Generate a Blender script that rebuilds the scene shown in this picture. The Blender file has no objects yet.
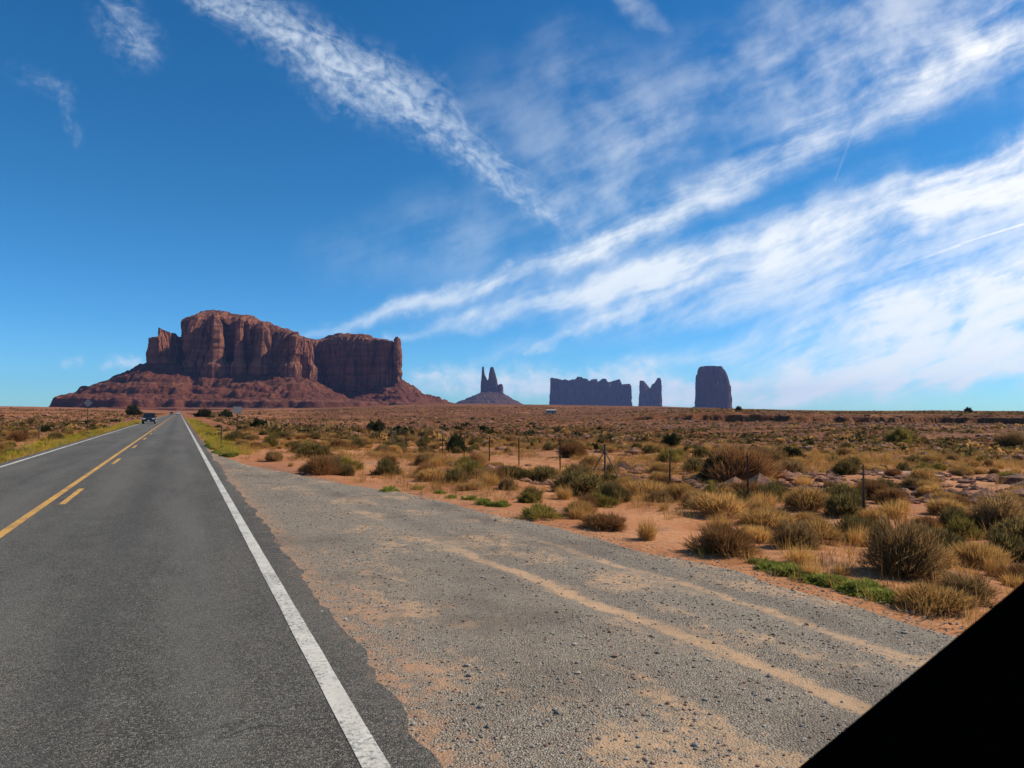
import bpy, bmesh, math, random
import numpy as np
from mathutils import Vector, Matrix, Quaternion

random.seed(7)
rng = np.random.default_rng(11)
scene = bpy.context.scene
COL = scene.collection
R = math.radians

# ------------------------------------------------------------------ camera
CAM_H = 1.95
FPX = 710.0
HEADING = 25.1          # degrees the camera looks to the right of the road
PITCH = 2.22
PSI = R(HEADING)
FW = np.array([math.sin(PSI), math.cos(PSI)])      # horizontal forward
RT = np.array([math.cos(PSI), -math.sin(PSI)])     # horizontal right

cam_data = bpy.data.cameras.new('camera')
cam = bpy.data.objects.new('camera', cam_data)
COL.objects.link(cam)
cam.location = (0, 0, CAM_H)
cam.rotation_euler = (R(90 + PITCH), 0, -PSI)
cam_data.sensor_width = 36.0
cam_data.lens = FPX / 1024 * 36.0
cam_data.clip_start = 0.05
cam_data.clip_end = 60000
scene.camera = cam
cam_data.dof.use_dof = True
cam_data.dof.focus_distance = 150.0
cam_data.dof.aperture_fstop = 10.0

cp, sp_ = math.cos(R(PITCH)), math.sin(R(PITCH))
F3 = np.array([FW[0]*cp, FW[1]*cp, sp_])
U3 = np.array([-FW[0]*sp_, -FW[1]*sp_, cp])
R3 = np.array([RT[0], RT[1], 0.0])

# ------------------------------------------------------------------ light
SUN_EL, SUN_AZ = 40.0, 100.0        # azimuth clockwise from the road direction (+Y)
S = Vector((math.sin(R(SUN_AZ))*math.cos(R(SUN_EL)), math.cos(R(SUN_AZ))*math.cos(R(SUN_EL)), math.sin(R(SUN_EL))))
sun_data = bpy.data.lights.new('sun', 'SUN')
sun_data.energy = 5.0
sun_data.angle = R(0.5)
sun_data.color = (1.0, 0.91, 0.76)
sun = bpy.data.objects.new('sun', sun_data)
COL.objects.link(sun)
sun.rotation_euler = (-S).to_track_quat('-Z', 'Y').to_euler()
sun.location = (60, 0, 80)

vs = scene.view_settings
vs.view_transform = 'Standard'
vs.look = 'None'
vs.exposure = 0.18
vs.gamma = 1.0
vs.use_curve_mapping = False
scene.cycles.max_bounces = 5
scene.cycles.diffuse_bounces = 3
scene.cycles.transparent_max_bounces = 8
scene.cycles.volume_bounces = 0

HAZE_DENSITY = 2.7e-5
HAZE_COLOR = (0.29, 0.47, 1.0)

# ------------------------------------------------------------------ node helper
class NT:
    def __init__(self, tree):
        self.t = tree; self.n = tree.nodes; self.l = tree.links
    def node(self, kind, **kw):
        nd = self.n.new(kind)
        for k, v in kw.items(): setattr(nd, k, v)
        return nd
    def put(self, sock, v):
        if v is None: return
        if isinstance(v, bpy.types.NodeSocket): self.l.new(v, sock)
        else: sock.default_value = v
    def m(self, op, a=None, b=None, c=None, clamp=False):
        nd = self.node('ShaderNodeMath', operation=op, use_clamp=clamp)
        for i, v in enumerate((a, b, c)): self.put(nd.inputs[i], v) if v is not None else None
        return nd.outputs[0]
    def v(self, op, a=None, b=None, scale=None):
        nd = self.node('ShaderNodeVectorMath', operation=op)
        if a is not None: self.put(nd.inputs[0], a)
        if b is not None: self.put(nd.inputs[1], b)
        if scale is not None: self.put(nd.inputs['Scale'], scale)
        return nd.outputs['Value'] if op in ('DOT_PRODUCT', 'LENGTH', 'DISTANCE') else nd.outputs[0]
    def xyz(self, x=0.0, y=0.0, z=0.0):
        nd = self.node('ShaderNodeCombineXYZ')
        for i, v in enumerate((x, y, z)): self.put(nd.inputs[i], v)
        return nd.outputs[0]
    def sep(self, v):
        nd = self.node('ShaderNodeSeparateXYZ'); self.put(nd.inputs[0], v); return nd.outputs
    def noise(self, vec, scale=1.0, detail=4.0, rough=0.55, dist=0.0, out='Fac', dim='3D'):
        nd = self.node('ShaderNodeTexNoise', noise_dimensions=dim)
        self.put(nd.inputs['Vector'], vec); nd.inputs['Scale'].default_value = scale
        nd.inputs['Detail'].default_value = detail; nd.inputs['Roughness'].default_value = rough
        nd.inputs['Distortion'].default_value = dist
        return nd.outputs[out]
    def vor(self, vec, scale, feature='F1', out='Distance', rnd=1.0):
        nd = self.node('ShaderNodeTexVoronoi', feature=feature)
        self.put(nd.inputs['Vector'], vec); nd.inputs['Scale'].default_value = scale
        nd.inputs['Randomness'].default_value = rnd
        return nd.outputs[out]
    def ramp(self, v, lo, hi, a=0.0, b=1.0, smooth=True):
        nd = self.node('ShaderNodeMapRange', interpolation_type='SMOOTHSTEP' if smooth else 'LINEAR')
        self.put(nd.inputs[0], v)
        for i, q in enumerate((lo, hi, a, b)): self.put(nd.inputs[1+i], q)
        return nd.outputs[0]
    def mix(self, f, a, b, mode='MIX'):
        nd = self.node('ShaderNodeMix', data_type='RGBA', blend_type=mode)
        self.put(nd.inputs[0], f)
        for s, q in ((nd.inputs[6], a), (nd.inputs[7], b)):
            if isinstance(q, tuple) and len(q) == 3: q = q + (1.0,)
            self.put(s, q)
        return nd.outputs[2]
    def bump(self, hgt, strength=0.5, dist=0.02, normal=None):
        nd = self.node('ShaderNodeBump'); self.put(nd.inputs['Height'], hgt)
        nd.inputs['Strength'].default_value = strength; nd.inputs['Distance'].default_value = dist
        if normal is not None: self.put(nd.inputs['Normal'], normal)
        return nd.outputs[0]

def new_mat(name):
    m = bpy.data.materials.new(name); m.use_nodes = True
    nt = NT(m.node_tree)
    return m, nt, m.node_tree.nodes['Principled BSDF']

def simple(name, col, rough=0.6, metal=0.0, spec=0.5, var=0.12, scale=6.0):
    m, nt, b = new_mat(name)
    tc = nt.node('ShaderNodeTexCoord').outputs['Object']
    f = nt.noise(tc, scale, 4)
    c = tuple(col)
    nt.put(b.inputs['Base Color'], nt.mix(f, tuple(x*(1-var) for x in c), tuple(min(1, x*(1+var)) for x in c)))
    b.inputs['Roughness'].default_value = rough; b.inputs['Metallic'].default_value = metal
    b.inputs['Specular IOR Level'].default_value = spec
    return m

# ------------------------------------------------------------------ sky: Nishita with cirrus drawn in sky directions
world = bpy.data.worlds.new('World')
scene.world = world
world.use_nodes = True
world.cycles.sampling_method = 'MANUAL'
world.cycles.sample_map_resolution = 256
W = NT(world.node_tree)
bg = world.node_tree.nodes['Background']
sky = W.node('ShaderNodeTexSky', sky_type='NISHITA')
sky.sun_disc = False
sky.sun_elevation = R(SUN_EL)
sky.sun_rotation = R(SUN_AZ)
sky.altitude = 1600
sky.air_density = 1.0
sky.dust_density = 0.4
sky.ozone_density = 2.2
hs = W.node('ShaderNodeHueSaturation')
hs.inputs['Saturation'].default_value = 1.32
hs.inputs['Value'].default_value = 1.0
W.l.new(sky.outputs[0], hs.inputs['Color'])
skycol = W.mix(1.0, hs.outputs[0], (0.58, 1.03, 1.10), 'MULTIPLY')
lowd = W.sep(W.node('ShaderNodeTexCoord').outputs['Generated'])[2]
skycol = W.mix(W.ramp(lowd, 0.30, 0.0), skycol, W.mix(1.0, skycol, (0.80, 0.90, 1.16), 'MULTIPLY'))
bg.inputs['Strength'].default_value = 0.1

d = W.node('ShaderNodeTexCoord').outputs['Generated']
df = W.v('DOT_PRODUCT', d, tuple(F3))
dfc = W.m('MAXIMUM', df, 0.08)
uu = W.m('DIVIDE', W.v('DOT_PRODUCT', d, tuple(R3)), dfc)
vv = W.m('DIVIDE', W.v('DOT_PRODUCT', d, tuple(U3)), dfc)
# sky chart: hundred units to the tangent of the camera's first heading
px = W.m('MULTIPLY_ADD', uu, 7.10, 5.12)
py = W.m('MULTIPLY_ADD', vv, -7.10, 3.84)
P0 = W.xyz(px, py, 0.0)
wn = W.v('SUBTRACT', W.noise(P0, 0.9, 2, 0.5, out='Color', dim='2D'), (0.5, 0.5, 0.5))
wn2 = W.v('SUBTRACT', W.noise(P0, 4.5, 3, 0.6, out='Color', dim='2D'), (0.5, 0.5, 0.5))
P = W.v('ADD', P0, W.v('ADD', W.v('SCALE', wn, scale=0.30), W.v('SCALE', wn2, scale=0.14)))
P = W.v('MULTIPLY', P, (1, 1, 0))

# one band group: distance to a tapered segment
grp = bpy.data.node_groups.new('cirrus_band', 'ShaderNodeTree')
for nm, ty in (('P', 'NodeSocketVector'), ('A', 'NodeSocketVector'), ('BA', 'NodeSocketVector'), ('inv', 'NodeSocketFloat'),
               ('w0', 'NodeSocketFloat'), ('w1', 'NodeSocketFloat'), ('i0', 'NodeSocketFloat'), ('i1', 'NodeSocketFloat')):
    grp.interface.new_socket(nm, in_out='INPUT', socket_type=ty)
grp.interface.new_socket('m', in_out='OUTPUT', socket_type='NodeSocketFloat')
grp.interface.new_socket('P', in_out='OUTPUT', socket_type='NodeSocketVector')
G = NT(grp)
gi = G.node('NodeGroupInput').outputs; go = G.node('NodeGroupOutput')
pa = G.v('SUBTRACT', gi[0], gi[1])
tt = G.m('MULTIPLY', G.v('DOT_PRODUCT', pa, gi[2]), gi[3], clamp=True)
dd = G.v('LENGTH', G.v('SUBTRACT', pa, G.v('SCALE', gi[2], scale=tt)))
ww = G.m('MULTIPLY_ADD', tt, G.m('SUBTRACT', gi[5], gi[4]), gi[4])
prof = G.ramp(G.m('DIVIDE', dd, ww), 1.0, 0.0)
ii = G.m('MULTIPLY_ADD', tt, G.m('SUBTRACT', gi[7], gi[6]), gi[6])
mo_ = G.m('MULTIPLY', prof, ii)
G.l.new(mo_, go.inputs[0])
# the point is handed on from band to band, so the shader works through them one after another
G.l.new(G.v('ADD', gi[0], G.v('SCALE', (1.0, 1.0, 0.0), scale=G.m('MULTIPLY', mo_, 1e-7))), go.inputs[1])

def band_sum(Pv, polylines):
    tot = None
    for pl in polylines:
        best = None
        for (x0, y0, w0, i0), (x1, y1, w1, i1) in zip(pl[:-1], pl[1:]):
            nd = W.node('ShaderNodeGroup'); nd.node_tree = grp
            W.l.new(Pv, nd.inputs[0]); Pv = nd.outputs[1]
            bx, by = (x1-x0)/100, (y1-y0)/100
            nd.inputs[1].default_value = (x0/100, y0/100, 0)
            nd.inputs[2].default_value = (bx, by, 0)
            nd.inputs[3].default_value = 1/max(bx*bx+by*by, 1e-4)
            nd.inputs[4].default_value = w0/100; nd.inputs[5].default_value = w1/100
            nd.inputs[6].default_value = i0; nd.inputs[7].default_value = i1
            best = nd.outputs[0] if best is None else W.m('MAXIMUM', best, nd.outputs[0])
        tot = best if tot is None else W.m('ADD', tot, best)
    return tot, Pv

fibre_bands = [
    # long ray that crosses from above the mesa to the upper right
    [(270, 342, 9, .35), (420, 303, 18, .85), (540, 272, 22, .9), (660, 226, 30, .85), (740, 172, 36, .85), (880, 106, 46, .7), (1060, 12, 60, .7)],
    # main bright band
    [(385, 336, 8, .6), (480, 318, 22, .85), (600, 297, 36, 1.05), (700, 268, 48, 1.1), (820, 236, 64, 1.05), (930, 208, 70, 1.05), (1080, 172, 80, 1.0)],
    [(930, 190, 14, .5), (1060, 130, 24, .75)],
    [(470, 356, 8, .3), (610, 326, 26, .5), (760, 304, 44, .62), (900, 284, 56, .7), (1080, 256, 60, .75)],
    [(590, 364, 12, .4), (720, 350, 26, .65), (860, 328, 40, .9), (950, 314, 50, 1.0), (1080, 300, 60, 1.0)],
    [(620, 400, 26, .7), (760, 388, 40, 1.0), (900, 366, 50, 1.1), (1080, 345, 66, 1.15)],
    [(520, 355, 5, .3), (600, 322, 10, .4), (640, 312, 10, .2)],
]
veil_bands = [
    [(640, 402, 16, .4), (800, 386, 30, .8), (920, 366, 42, 1.0), (1080, 345, 56, 1.1)],
    [(880, 320, 26, .4), (980, 305, 36, .6), (1080, 296, 40, .6)],
    [(410, 392, 14, .5), (480, 384, 20, .75), (560, 388, 18, .7), (650, 380, 16, .5)],
    [(500, 110, 80, .2), (600, 190, 130, .46), (640, 270, 70, .42)],
    [(560, 60, 60, .2), (660, 120, 90, .34), (800, 50, 110, .45), (960, -20, 120, .42)],
    [(330, 255, 50, .12), (470, 240, 80, .28)],
    [(610, -20, 14, .3), (640, 15, 22, .42), (665, 30, 10, .1)],
    [(800, 90, 60, .2), (900, 50, 80, .25), (1040, 60, 70, .25)],
]
mottle_bands = [
    [(150, -30, 14, .5), (215, 2, 30, .7), (290, 34, 46, .8), (350, 72, 56, .86), (420, 112, 48, .8), (480, 155, 34, .66), (545, 205, 26, .42), (610, 250, 26, .1)],
    [(118, 20, 44, .42), (140, 45, 36, .5)],
    [(20, 70, 20, .2), (70, 100, 16, .3), (72, 140, 12, .3)],
    [(395, 388, 22, .6), (470, 378, 30, .95), (545, 382, 28, .95), (575, 395, 22, .85)],
    [(590, 376, 22, .8), (650, 370, 24, .9), (690, 392, 18, .7)],
    [(60, 366, 9, .55), (76, 366, 8, .5)],
    [(104, 366, 14, .6), (134, 362, 16, .7)],
    [(790, 362, 6, .4), (820, 362, 6, .4)],
]
mf, Pq = band_sum(P, fibre_bands)
mm, Pq = band_sum(Pq, mottle_bands)
mv, Pq = band_sum(Pq, veil_bands)
# fibres: noise stretched along the wind, bent
rot = W.node('ShaderNodeVectorRotate', rotation_type='Z_AXIS')
W.l.new(P0, rot.inputs['Vector']); rot.inputs['Angle'].default_value = R(20)
wq = W.v('SCALE', wn, scale=0.26)
rv = W.v('ADD', rot.outputs[0], wq)
n1 = W.noise(W.v('MULTIPLY', rv, (0.50, 4.0, 1)), 1.0, 6, 0.60, dim='2D')
rot2 = W.node('ShaderNodeVectorRotate', rotation_type='Z_AXIS')
W.l.new(P0, rot2.inputs['Vector']); rot2.inputs['Angle'].default_value = R(44)
n2 = W.noise(W.v('MULTIPLY', W.v('ADD', rot2.outputs[0], wq), (1.2, 4.6, 1)), 1.0, 6, 0.66, dim='2D')
n3 = W.noise(P0, 1.6, 4, 0.55, dim='2D')
fib = W.m('ADD', W.m('MULTIPLY', n1, 0.48), W.m('ADD', W.m('MULTIPLY', n2, 0.22), W.m('MULTIPLY', n3, 0.30)))
cf = W.m('MULTIPLY', W.m('MINIMUM', mf, 1.05), W.ramp(W.m('MULTIPLY_ADD', W.m('MINIMUM', mf, 1.0), 0.19, fib), 0.38, 0.82))
rot3 = W.node('ShaderNodeVectorRotate', rotation_type='Z_AXIS')
W.l.new(P0, rot3.inputs['Vector']); rot3.inputs['Angle'].default_value = R(-30)
n4 = W.noise(W.v('MULTIPLY', W.v('ADD', rot3.outputs[0], wq), (3.4, 7.0, 1)), 1.0, 5, 0.62, 0.6, dim='2D')
n5 = W.noise(P0, 9.0, 3, 0.55, dim='2D')
mo = W.m('ADD', W.m('MULTIPLY', n4, 0.6), W.m('MULTIPLY', n5, 0.4))
cm = W.m('MULTIPLY', mm, W.ramp(W.m('MULTIPLY_ADD', mm, 0.22, mo), 0.38, 0.90))
# aircraft trails, thin and straight
ct, Pq = band_sum(P0, [[(962, 243, 1.4, .2), (1060, 213, 2.4, .7)], [(895, 268, 1.5, .15), (960, 245, 2.0, .3)], [(835, 180, 2.0, .08), (858, 120, 2.4, .08)]])
cv = W.m('MULTIPLY', mv, W.ramp(W.m('ADD', W.m('MULTIPLY', n3, 0.40), W.m('MULTIPLY', fib, 0.60)), 0.28, 0.74))
cov = W.m('ADD', W.m('ADD', cf, cm), W.m('ADD', ct, cv))
front = W.ramp(df, 0.15, 0.45)
# the rest of the sky, behind and above: plain cirrus laid out on a flat layer
dz = W.m('MAXIMUM', W.sep(d)[2], 0.06)
lay = W.v('SCALE', d, scale=W.m('DIVIDE', 1.0, dz))
lay = W.v('MULTIPLY', lay, (1, 0.35, 0))
cb = W.ramp(W.noise(lay, 0.9, 5, 0.6, 0.8, dim='2D'), 0.5, 0.8, 0.0, 0.6)
cov = W.m('ADD', W.m('MULTIPLY', cov, front), W.m('MULTIPLY', cb, W.m('SUBTRACT', 1.0, front)))
cov = W.m('MULTIPLY', W.m('MULTIPLY', W.m('MINIMUM', cov, 0.96), W.ramp(fib, 0.32, 0.62, 0.70, 1.0)), W.ramp(W.sep(d)[2], -0.01, 0.01))
sunw = W.ramp(W.v('DOT_PRODUCT', d, tuple(S)), 0.2, 1.0)
cloudcol = W.mix(sunw, (7.0, 7.9, 8.8), (9.9, 9.9, 9.9))
W.l.new(W.mix(cov, skycol, cloudcol), bg.inputs['Color'])

# ------------------------------------------------------------------ numpy noise
def _h(ix, iy, iz, seed):
    n = (ix*374761393 + iy*668265263 + iz*1442695041 + seed*974634777) & 0xffffffff
    n = ((n ^ (n >> 13))*1274126177) & 0xffffffff
    n = ((n ^ (n >> 16))*2246822519) & 0xffffffff
    return ((n ^ (n >> 15)) & 0xffffff)/float(0xffffff)*2-1
def vn(x, y, z=None, seed=0):
    x = np.asarray(x, float); y = np.asarray(y, float)
    if z is None:
        x, y = np.broadcast_arrays(x, y)
        ix = np.floor(x).astype(np.int64); iy = np.floor(y).astype(np.int64)
        fx = x-ix; fy = y-iy; iz = np.zeros_like(ix)
        fx = fx*fx*fx*(fx*(fx*6-15)+10); fy = fy*fy*fy*(fy*(fy*6-15)+10)
        a = _h(ix, iy, iz, seed); b = _h(ix+1, iy, iz, seed); c = _h(ix, iy+1, iz, seed); e = _h(ix+1, iy+1, iz, seed)
        return (a*(1-fx)+b*fx)*(1-fy)+(c*(1-fx)+e*fx)*fy
    z = np.asarray(z, float); x, y, z = np.broadcast_arrays(x, y, z)
    iz = np.floor(z).astype(np.int64); fz = z-iz; fz = fz*fz*fz*(fz*(fz*6-15)+10)
    ix = np.floor(x).astype(np.int64); iy = np.floor(y).astype(np.int64)
    fx = x-ix; fy = y-iy
    fx = fx*fx*fx*(fx*(fx*6-15)+10); fy = fy*fy*fy*(fy*(fy*6-15)+10)
    def pl(k):
        a = _h(ix, iy, iz+k, seed); b = _h(ix+1, iy, iz+k, seed); c = _h(ix, iy+1, iz+k, seed); e = _h(ix+1, iy+1, iz+k, seed)
        return (a*(1-fx)+b*fx)*(1-fy)+(c*(1-fx)+e*fx)*fy
    return pl(0)*(1-fz)+pl(1)*fz
def fbm(x, y, z=None, seed=0, oct=4, gain=0.5):
    t = 0; a = 1; n = 0; f = 1
    for k in range(oct):
        t = t + a*vn(np.asarray(x)*f+k*17.3, np.asarray(y)*f-k*9.1, None if z is None else np.asarray(z)*f+k*5.7, seed+k)
        n += a; a *= gain; f *= 2.03
    return t/n
def sst(a, b, x):
    t = np.clip((np.asarray(x, float)-a)/(b-a), 0, 1); return t*t*(3-2*t)

# ------------------------------------------------------------------ view geometry helpers
def ray(x, y):
    v = F3*FPX + R3*(x-512) - U3*(y-384)
    return v/np.linalg.norm(v)
def cw(xc, zc):
    """camera-aligned plan coordinates (right, forward) to world xy"""
    return np.asarray(xc)[..., None]*RT + np.asarray(zc)[..., None]*FW
def at_depth(x, y, zc):
    v = ray(x, y); k = zc/(v[0]*FW[0]+v[1]*FW[1])
    return np.array([v[0]*k, v[1]*k, CAM_H+v[2]*k])

SKX = [-400, 0, 60, 140, 180, 240, 320, 400, 440, 480, 545, 600, 660, 720, 790, 850, 930, 1024, 1400]
SKY = [407, 407.5, 408, 410, 411, 410, 408, 405.0, 404.2, 404.2, 405.0, 405.8, 406.8, 408.3, 410.2, 411.0, 410.6, 411.2, 411.5]

X_OUT_Y = [-60, 0, 3.5, 7.0, 12, 17.5, 23, 28, 33, 40, 60]
X_OUT_X = [6.4, 6.5, 6.5, 6.65, 6.1, 5.2, 3.7, 2.6, 2.0, 1.72, 1.5]
def gravel_out(y):
    y = np.asarray(y, float)
    return np.interp(y, X_OUT_Y, X_OUT_X) + 0.16*fbm(y*0.8, y*0+3.0, seed=5, oct=3)

def H(x, y):
    """height of the natural ground"""
    x = np.asarray(x, float); y = np.asarray(y, float)
    r = np.hypot(x, y)
    zc = x*FW[0]+y*FW[1]; xc = x*RT[0]+y*RT[1]
    pxl = np.where(zc > 1, 512+FPX*xc/np.maximum(zc, 1), np.where(xc > 0, 1400, -400))
    pxl = np.clip(pxl, -400, 1400)
    base = np.where(x > 1.3, -0.05-0.016*(np.clip(x, 1.3, 9)-1.3), np.where(x < -5.9, -0.05-0.02*(np.clip(-x, 5.9, 9)-5.9), -0.12))
    base = base - 0.34*sst(7.5, 14, x) - 0.25*sst(8, 14, -x)
    nat = sst(0.2, 3.0, x-np.maximum(gravel_out(y), 1.4)) + sst(6.6, 9.5, -x)
    right = sst(8, 45, x)
    und = 0.07*fbm(x/1.3, y/1.3, seed=3, oct=3) + 0.20*fbm(x/6, y/6, seed=1, oct=3) + nat*0
    und = und + sst(25, 70, r)*(0.55*fbm(x/28, y/28, seed=8, oct=4) + 0.9*vn(x/90, y/90, seed=9))*sst(8, 30, np.abs(x+2.3))
    # small eroded ledges
    q = fbm(x/55, y/55, seed=21, oct=4)*3.2; fr = q-np.floor(q)
    und = und + sst(35, 70, r)*sst(14, 40, np.abs(x+2.3))*0.8*(sst(0.44, 0.56, fr)-fr)
    dip = -2.1*right*sst(25, 150, r)*(1-sst(420, 900, r))
    z = base + nat*(und) + dip
    # plateau beyond a low scarp on the right
    rs = 330+50*fbm(x/160, y/160, seed=31, oct=3)+7*fbm(x/14, y/14, seed=32, oct=3)
    sk = sst(560, 760, pxl)*(zc > 1)
    step = (0.72*sst(0, 1.6, r-rs)+0.28*sst(6, 8, r-rs))*sk
    plat = np.interp(pxl, SKX, [CAM_H+(411.5-v-2.6)*480/FPX for v in SKY]) + 0.3*fbm(x/40, y/40, seed=33)
    z = z*(1-step)+plat*step
    far = np.interp(pxl, SKX, [CAM_H+(411.5-v)*1100/FPX for v in SKY]) + 0.7*fbm(x/70, y/70, seed=35, oct=4)
    road = 1-sst(9, 45, np.abs(x+2.3))
    ft = sst(420, 1100, r)*(1-road*(1-sst(850, 1050, r)))
    z = z*(1-ft)+far*ft
    return z
def Hs(x, y): return float(H(np.array([x]), np.array([y]))[0])

def ground_hit(x, y):
    """first point of the ground along the ray of a photo point"""
    v = ray(x, y); ts = np.geomspace(2.5, 1500, 1600)
    X = v[0]*ts; Y = v[1]*ts; Z = CAM_H+v[2]*ts
    dz_ = Z-H(X, Y); k = np.argmax(dz_ < 0)
    if dz_[k] >= 0: k = len(ts)-1
    return np.array([X[k], Y[k], Z[k]])

# ------------------------------------------------------------------ mesh / object helpers
def mesh_np(name, verts, faces, smooth=False):
    """faces: (n,k) int array or list of arrays with equal k"""
    me = bpy.data.meshes.new(name)
    fl = faces if isinstance(faces, list) else [faces]
    fl = [np.asarray(f, np.int32) for f in fl if len(f)]
    verts = np.asarray(verts, np.float32)
    me.vertices.add(len(verts)); me.vertices.foreach_set('co', verts.ravel())
    loops = np.concatenate([f.ravel() for f in fl]); tot = np.concatenate([np.full(len(f), f.shape[1], np.int32) for f in fl])
    me.loops.add(len(loops)); me.loops.foreach_set('vertex_index', loops)
    me.polygons.add(len(tot)); st = np.concatenate([[0], np.cumsum(tot)[:-1]]).astype(np.int32)
    me.polygons.foreach_set('loop_start', st)
    me.polygons.foreach_set('use_smooth', np.full(len(tot), smooth))
    me.update(calc_edges=True); me.validate()
    return me
def tag(o, label=None, cat=None, group=None, kind=None):
    if label: o['label'] = label
    if cat: o['category'] = cat
    if group: o['group'] = group
    if kind: o['kind'] = kind
    return o
def link(name, me, mat=None, parent=None):
    o = bpy.data.objects.new(name, me); COL.objects.link(o)
    if mat is not None:
        for q in (mat if isinstance(mat, (list, tuple)) else [mat]): me.materials.append(q)
    if parent is not None: o.parent = parent
    return o
def empty(name, loc=(0, 0, 0), rz=0.0):
    o = bpy.data.objects.new(name, None); COL.objects.link(o)
    o.location = loc; o.rotation_euler = (0, 0, rz); o.empty_display_size = 0.3
    return o
def copy_tree(o, parent=None):
    c = o.copy(); COL.objects.link(c)
    if parent is not None:
        c.parent = parent; c.matrix_parent_inverse = o.matrix_parent_inverse.copy()
    for ch in [q for q in KIDS.get(o.name, [])] if o.name in KIDS else list(o.children):
        copy_tree(ch, c)
    return c
KIDS = {}
def grid_faces(nr, nc, closed=False):
    """quads of a (rows, cols) grid; closed wraps the columns"""
    i = np.arange(nr-1)[:, None]; j = np.arange(nc if closed else nc-1)[None, :]
    j2 = (j+1) % nc
    return np.stack([i*nc+j, i*nc+j2, (i+1)*nc+j2, (i+1)*nc+j], -1).reshape(-1, 4)
class BM:
    """collects bevelled boxes, bars and prisms into one mesh"""
    def __init__(s): s.b = bmesh.new()
    def box(s, c, size, rot=None, bevel=0.0):
        r = bmesh.ops.create_cube(s.b, size=1.0)
        vs_ = r['verts']
        bmesh.ops.scale(s.b, vec=size, verts=vs_)
        if bevel:
            es = list({e for v in vs_ for e in v.link_edges})
            rr = bmesh.ops.bevel(s.b, geom=es, offset=bevel, segments=2, affect='EDGES', profile=0.6)
            vs_ = list({v for f in rr['faces'] for v in f.verts} | {v for v in vs_ if v.is_valid})
        if rot is not None: bmesh.ops.rotate(s.b, cent=(0, 0, 0), matrix=rot, verts=vs_)
        bmesh.ops.translate(s.b, vec=c, verts=vs_)
        return s
    def tube(s, p, q, r0, r1=None, seg=8):
        p = Vector(p); q = Vector(q); r1 = r0 if r1 is None else r1
        r = bmesh.ops.create_cone(s.b, cap_ends=True, segments=seg, radius1=r0, radius2=r1, depth=(q-p).length)
        m = (q-p).to_track_quat('Z', 'Y').to_matrix()
        bmesh.ops.rotate(s.b, cent=(0, 0, 0), matrix=m, verts=r['verts'])
        bmesh.ops.translate(s.b, vec=(p+q)/2, verts=r['verts'])
        return s
    def prism(s, pts, x0, x1, inset=0.0, zt=None):
        """side profile pts (y,z) extruded in x; inset narrows the points above zt"""
        def w(z, x): return x
        a = [s.b.verts.new((x0 + (inset if (zt is not None and z > zt) else 0), y, z)) for y, z in pts]
        c = [s.b.verts.new((x1 - (inset if (zt is not None and z > zt) else 0), y, z)) for y, z in pts]
        n = len(pts)
        s.b.faces.new(a); s.b.faces.new(list(reversed(c)))
        for i in range(n): s.b.faces.new((a[i], c[i], c[(i+1) % n], a[(i+1) % n]))
        return s
    def quad(s, pts):
        s.b.faces.new([s.b.verts.new(p) for p in pts]); return s
    def build(s, name, mat, parent=None, bevel=0.0, smooth=False):
        bmesh.ops.recalc_face_normals(s.b, faces=s.b.faces)
        if bevel:
            bmesh.ops.bevel(s.b, geom=[e for e in s.b.edges if len(e.link_faces) == 2 and e.calc_face_angle(0) > 0.3], offset=bevel, segments=2, affect='EDGES')
        me = bpy.data.meshes.new(name); s.b.to_mesh(me); s.b.free()
        if smooth: me.polygons.foreach_set('use_smooth', [True]*len(me.polygons))
        return link(name, me, mat, parent)

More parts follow.
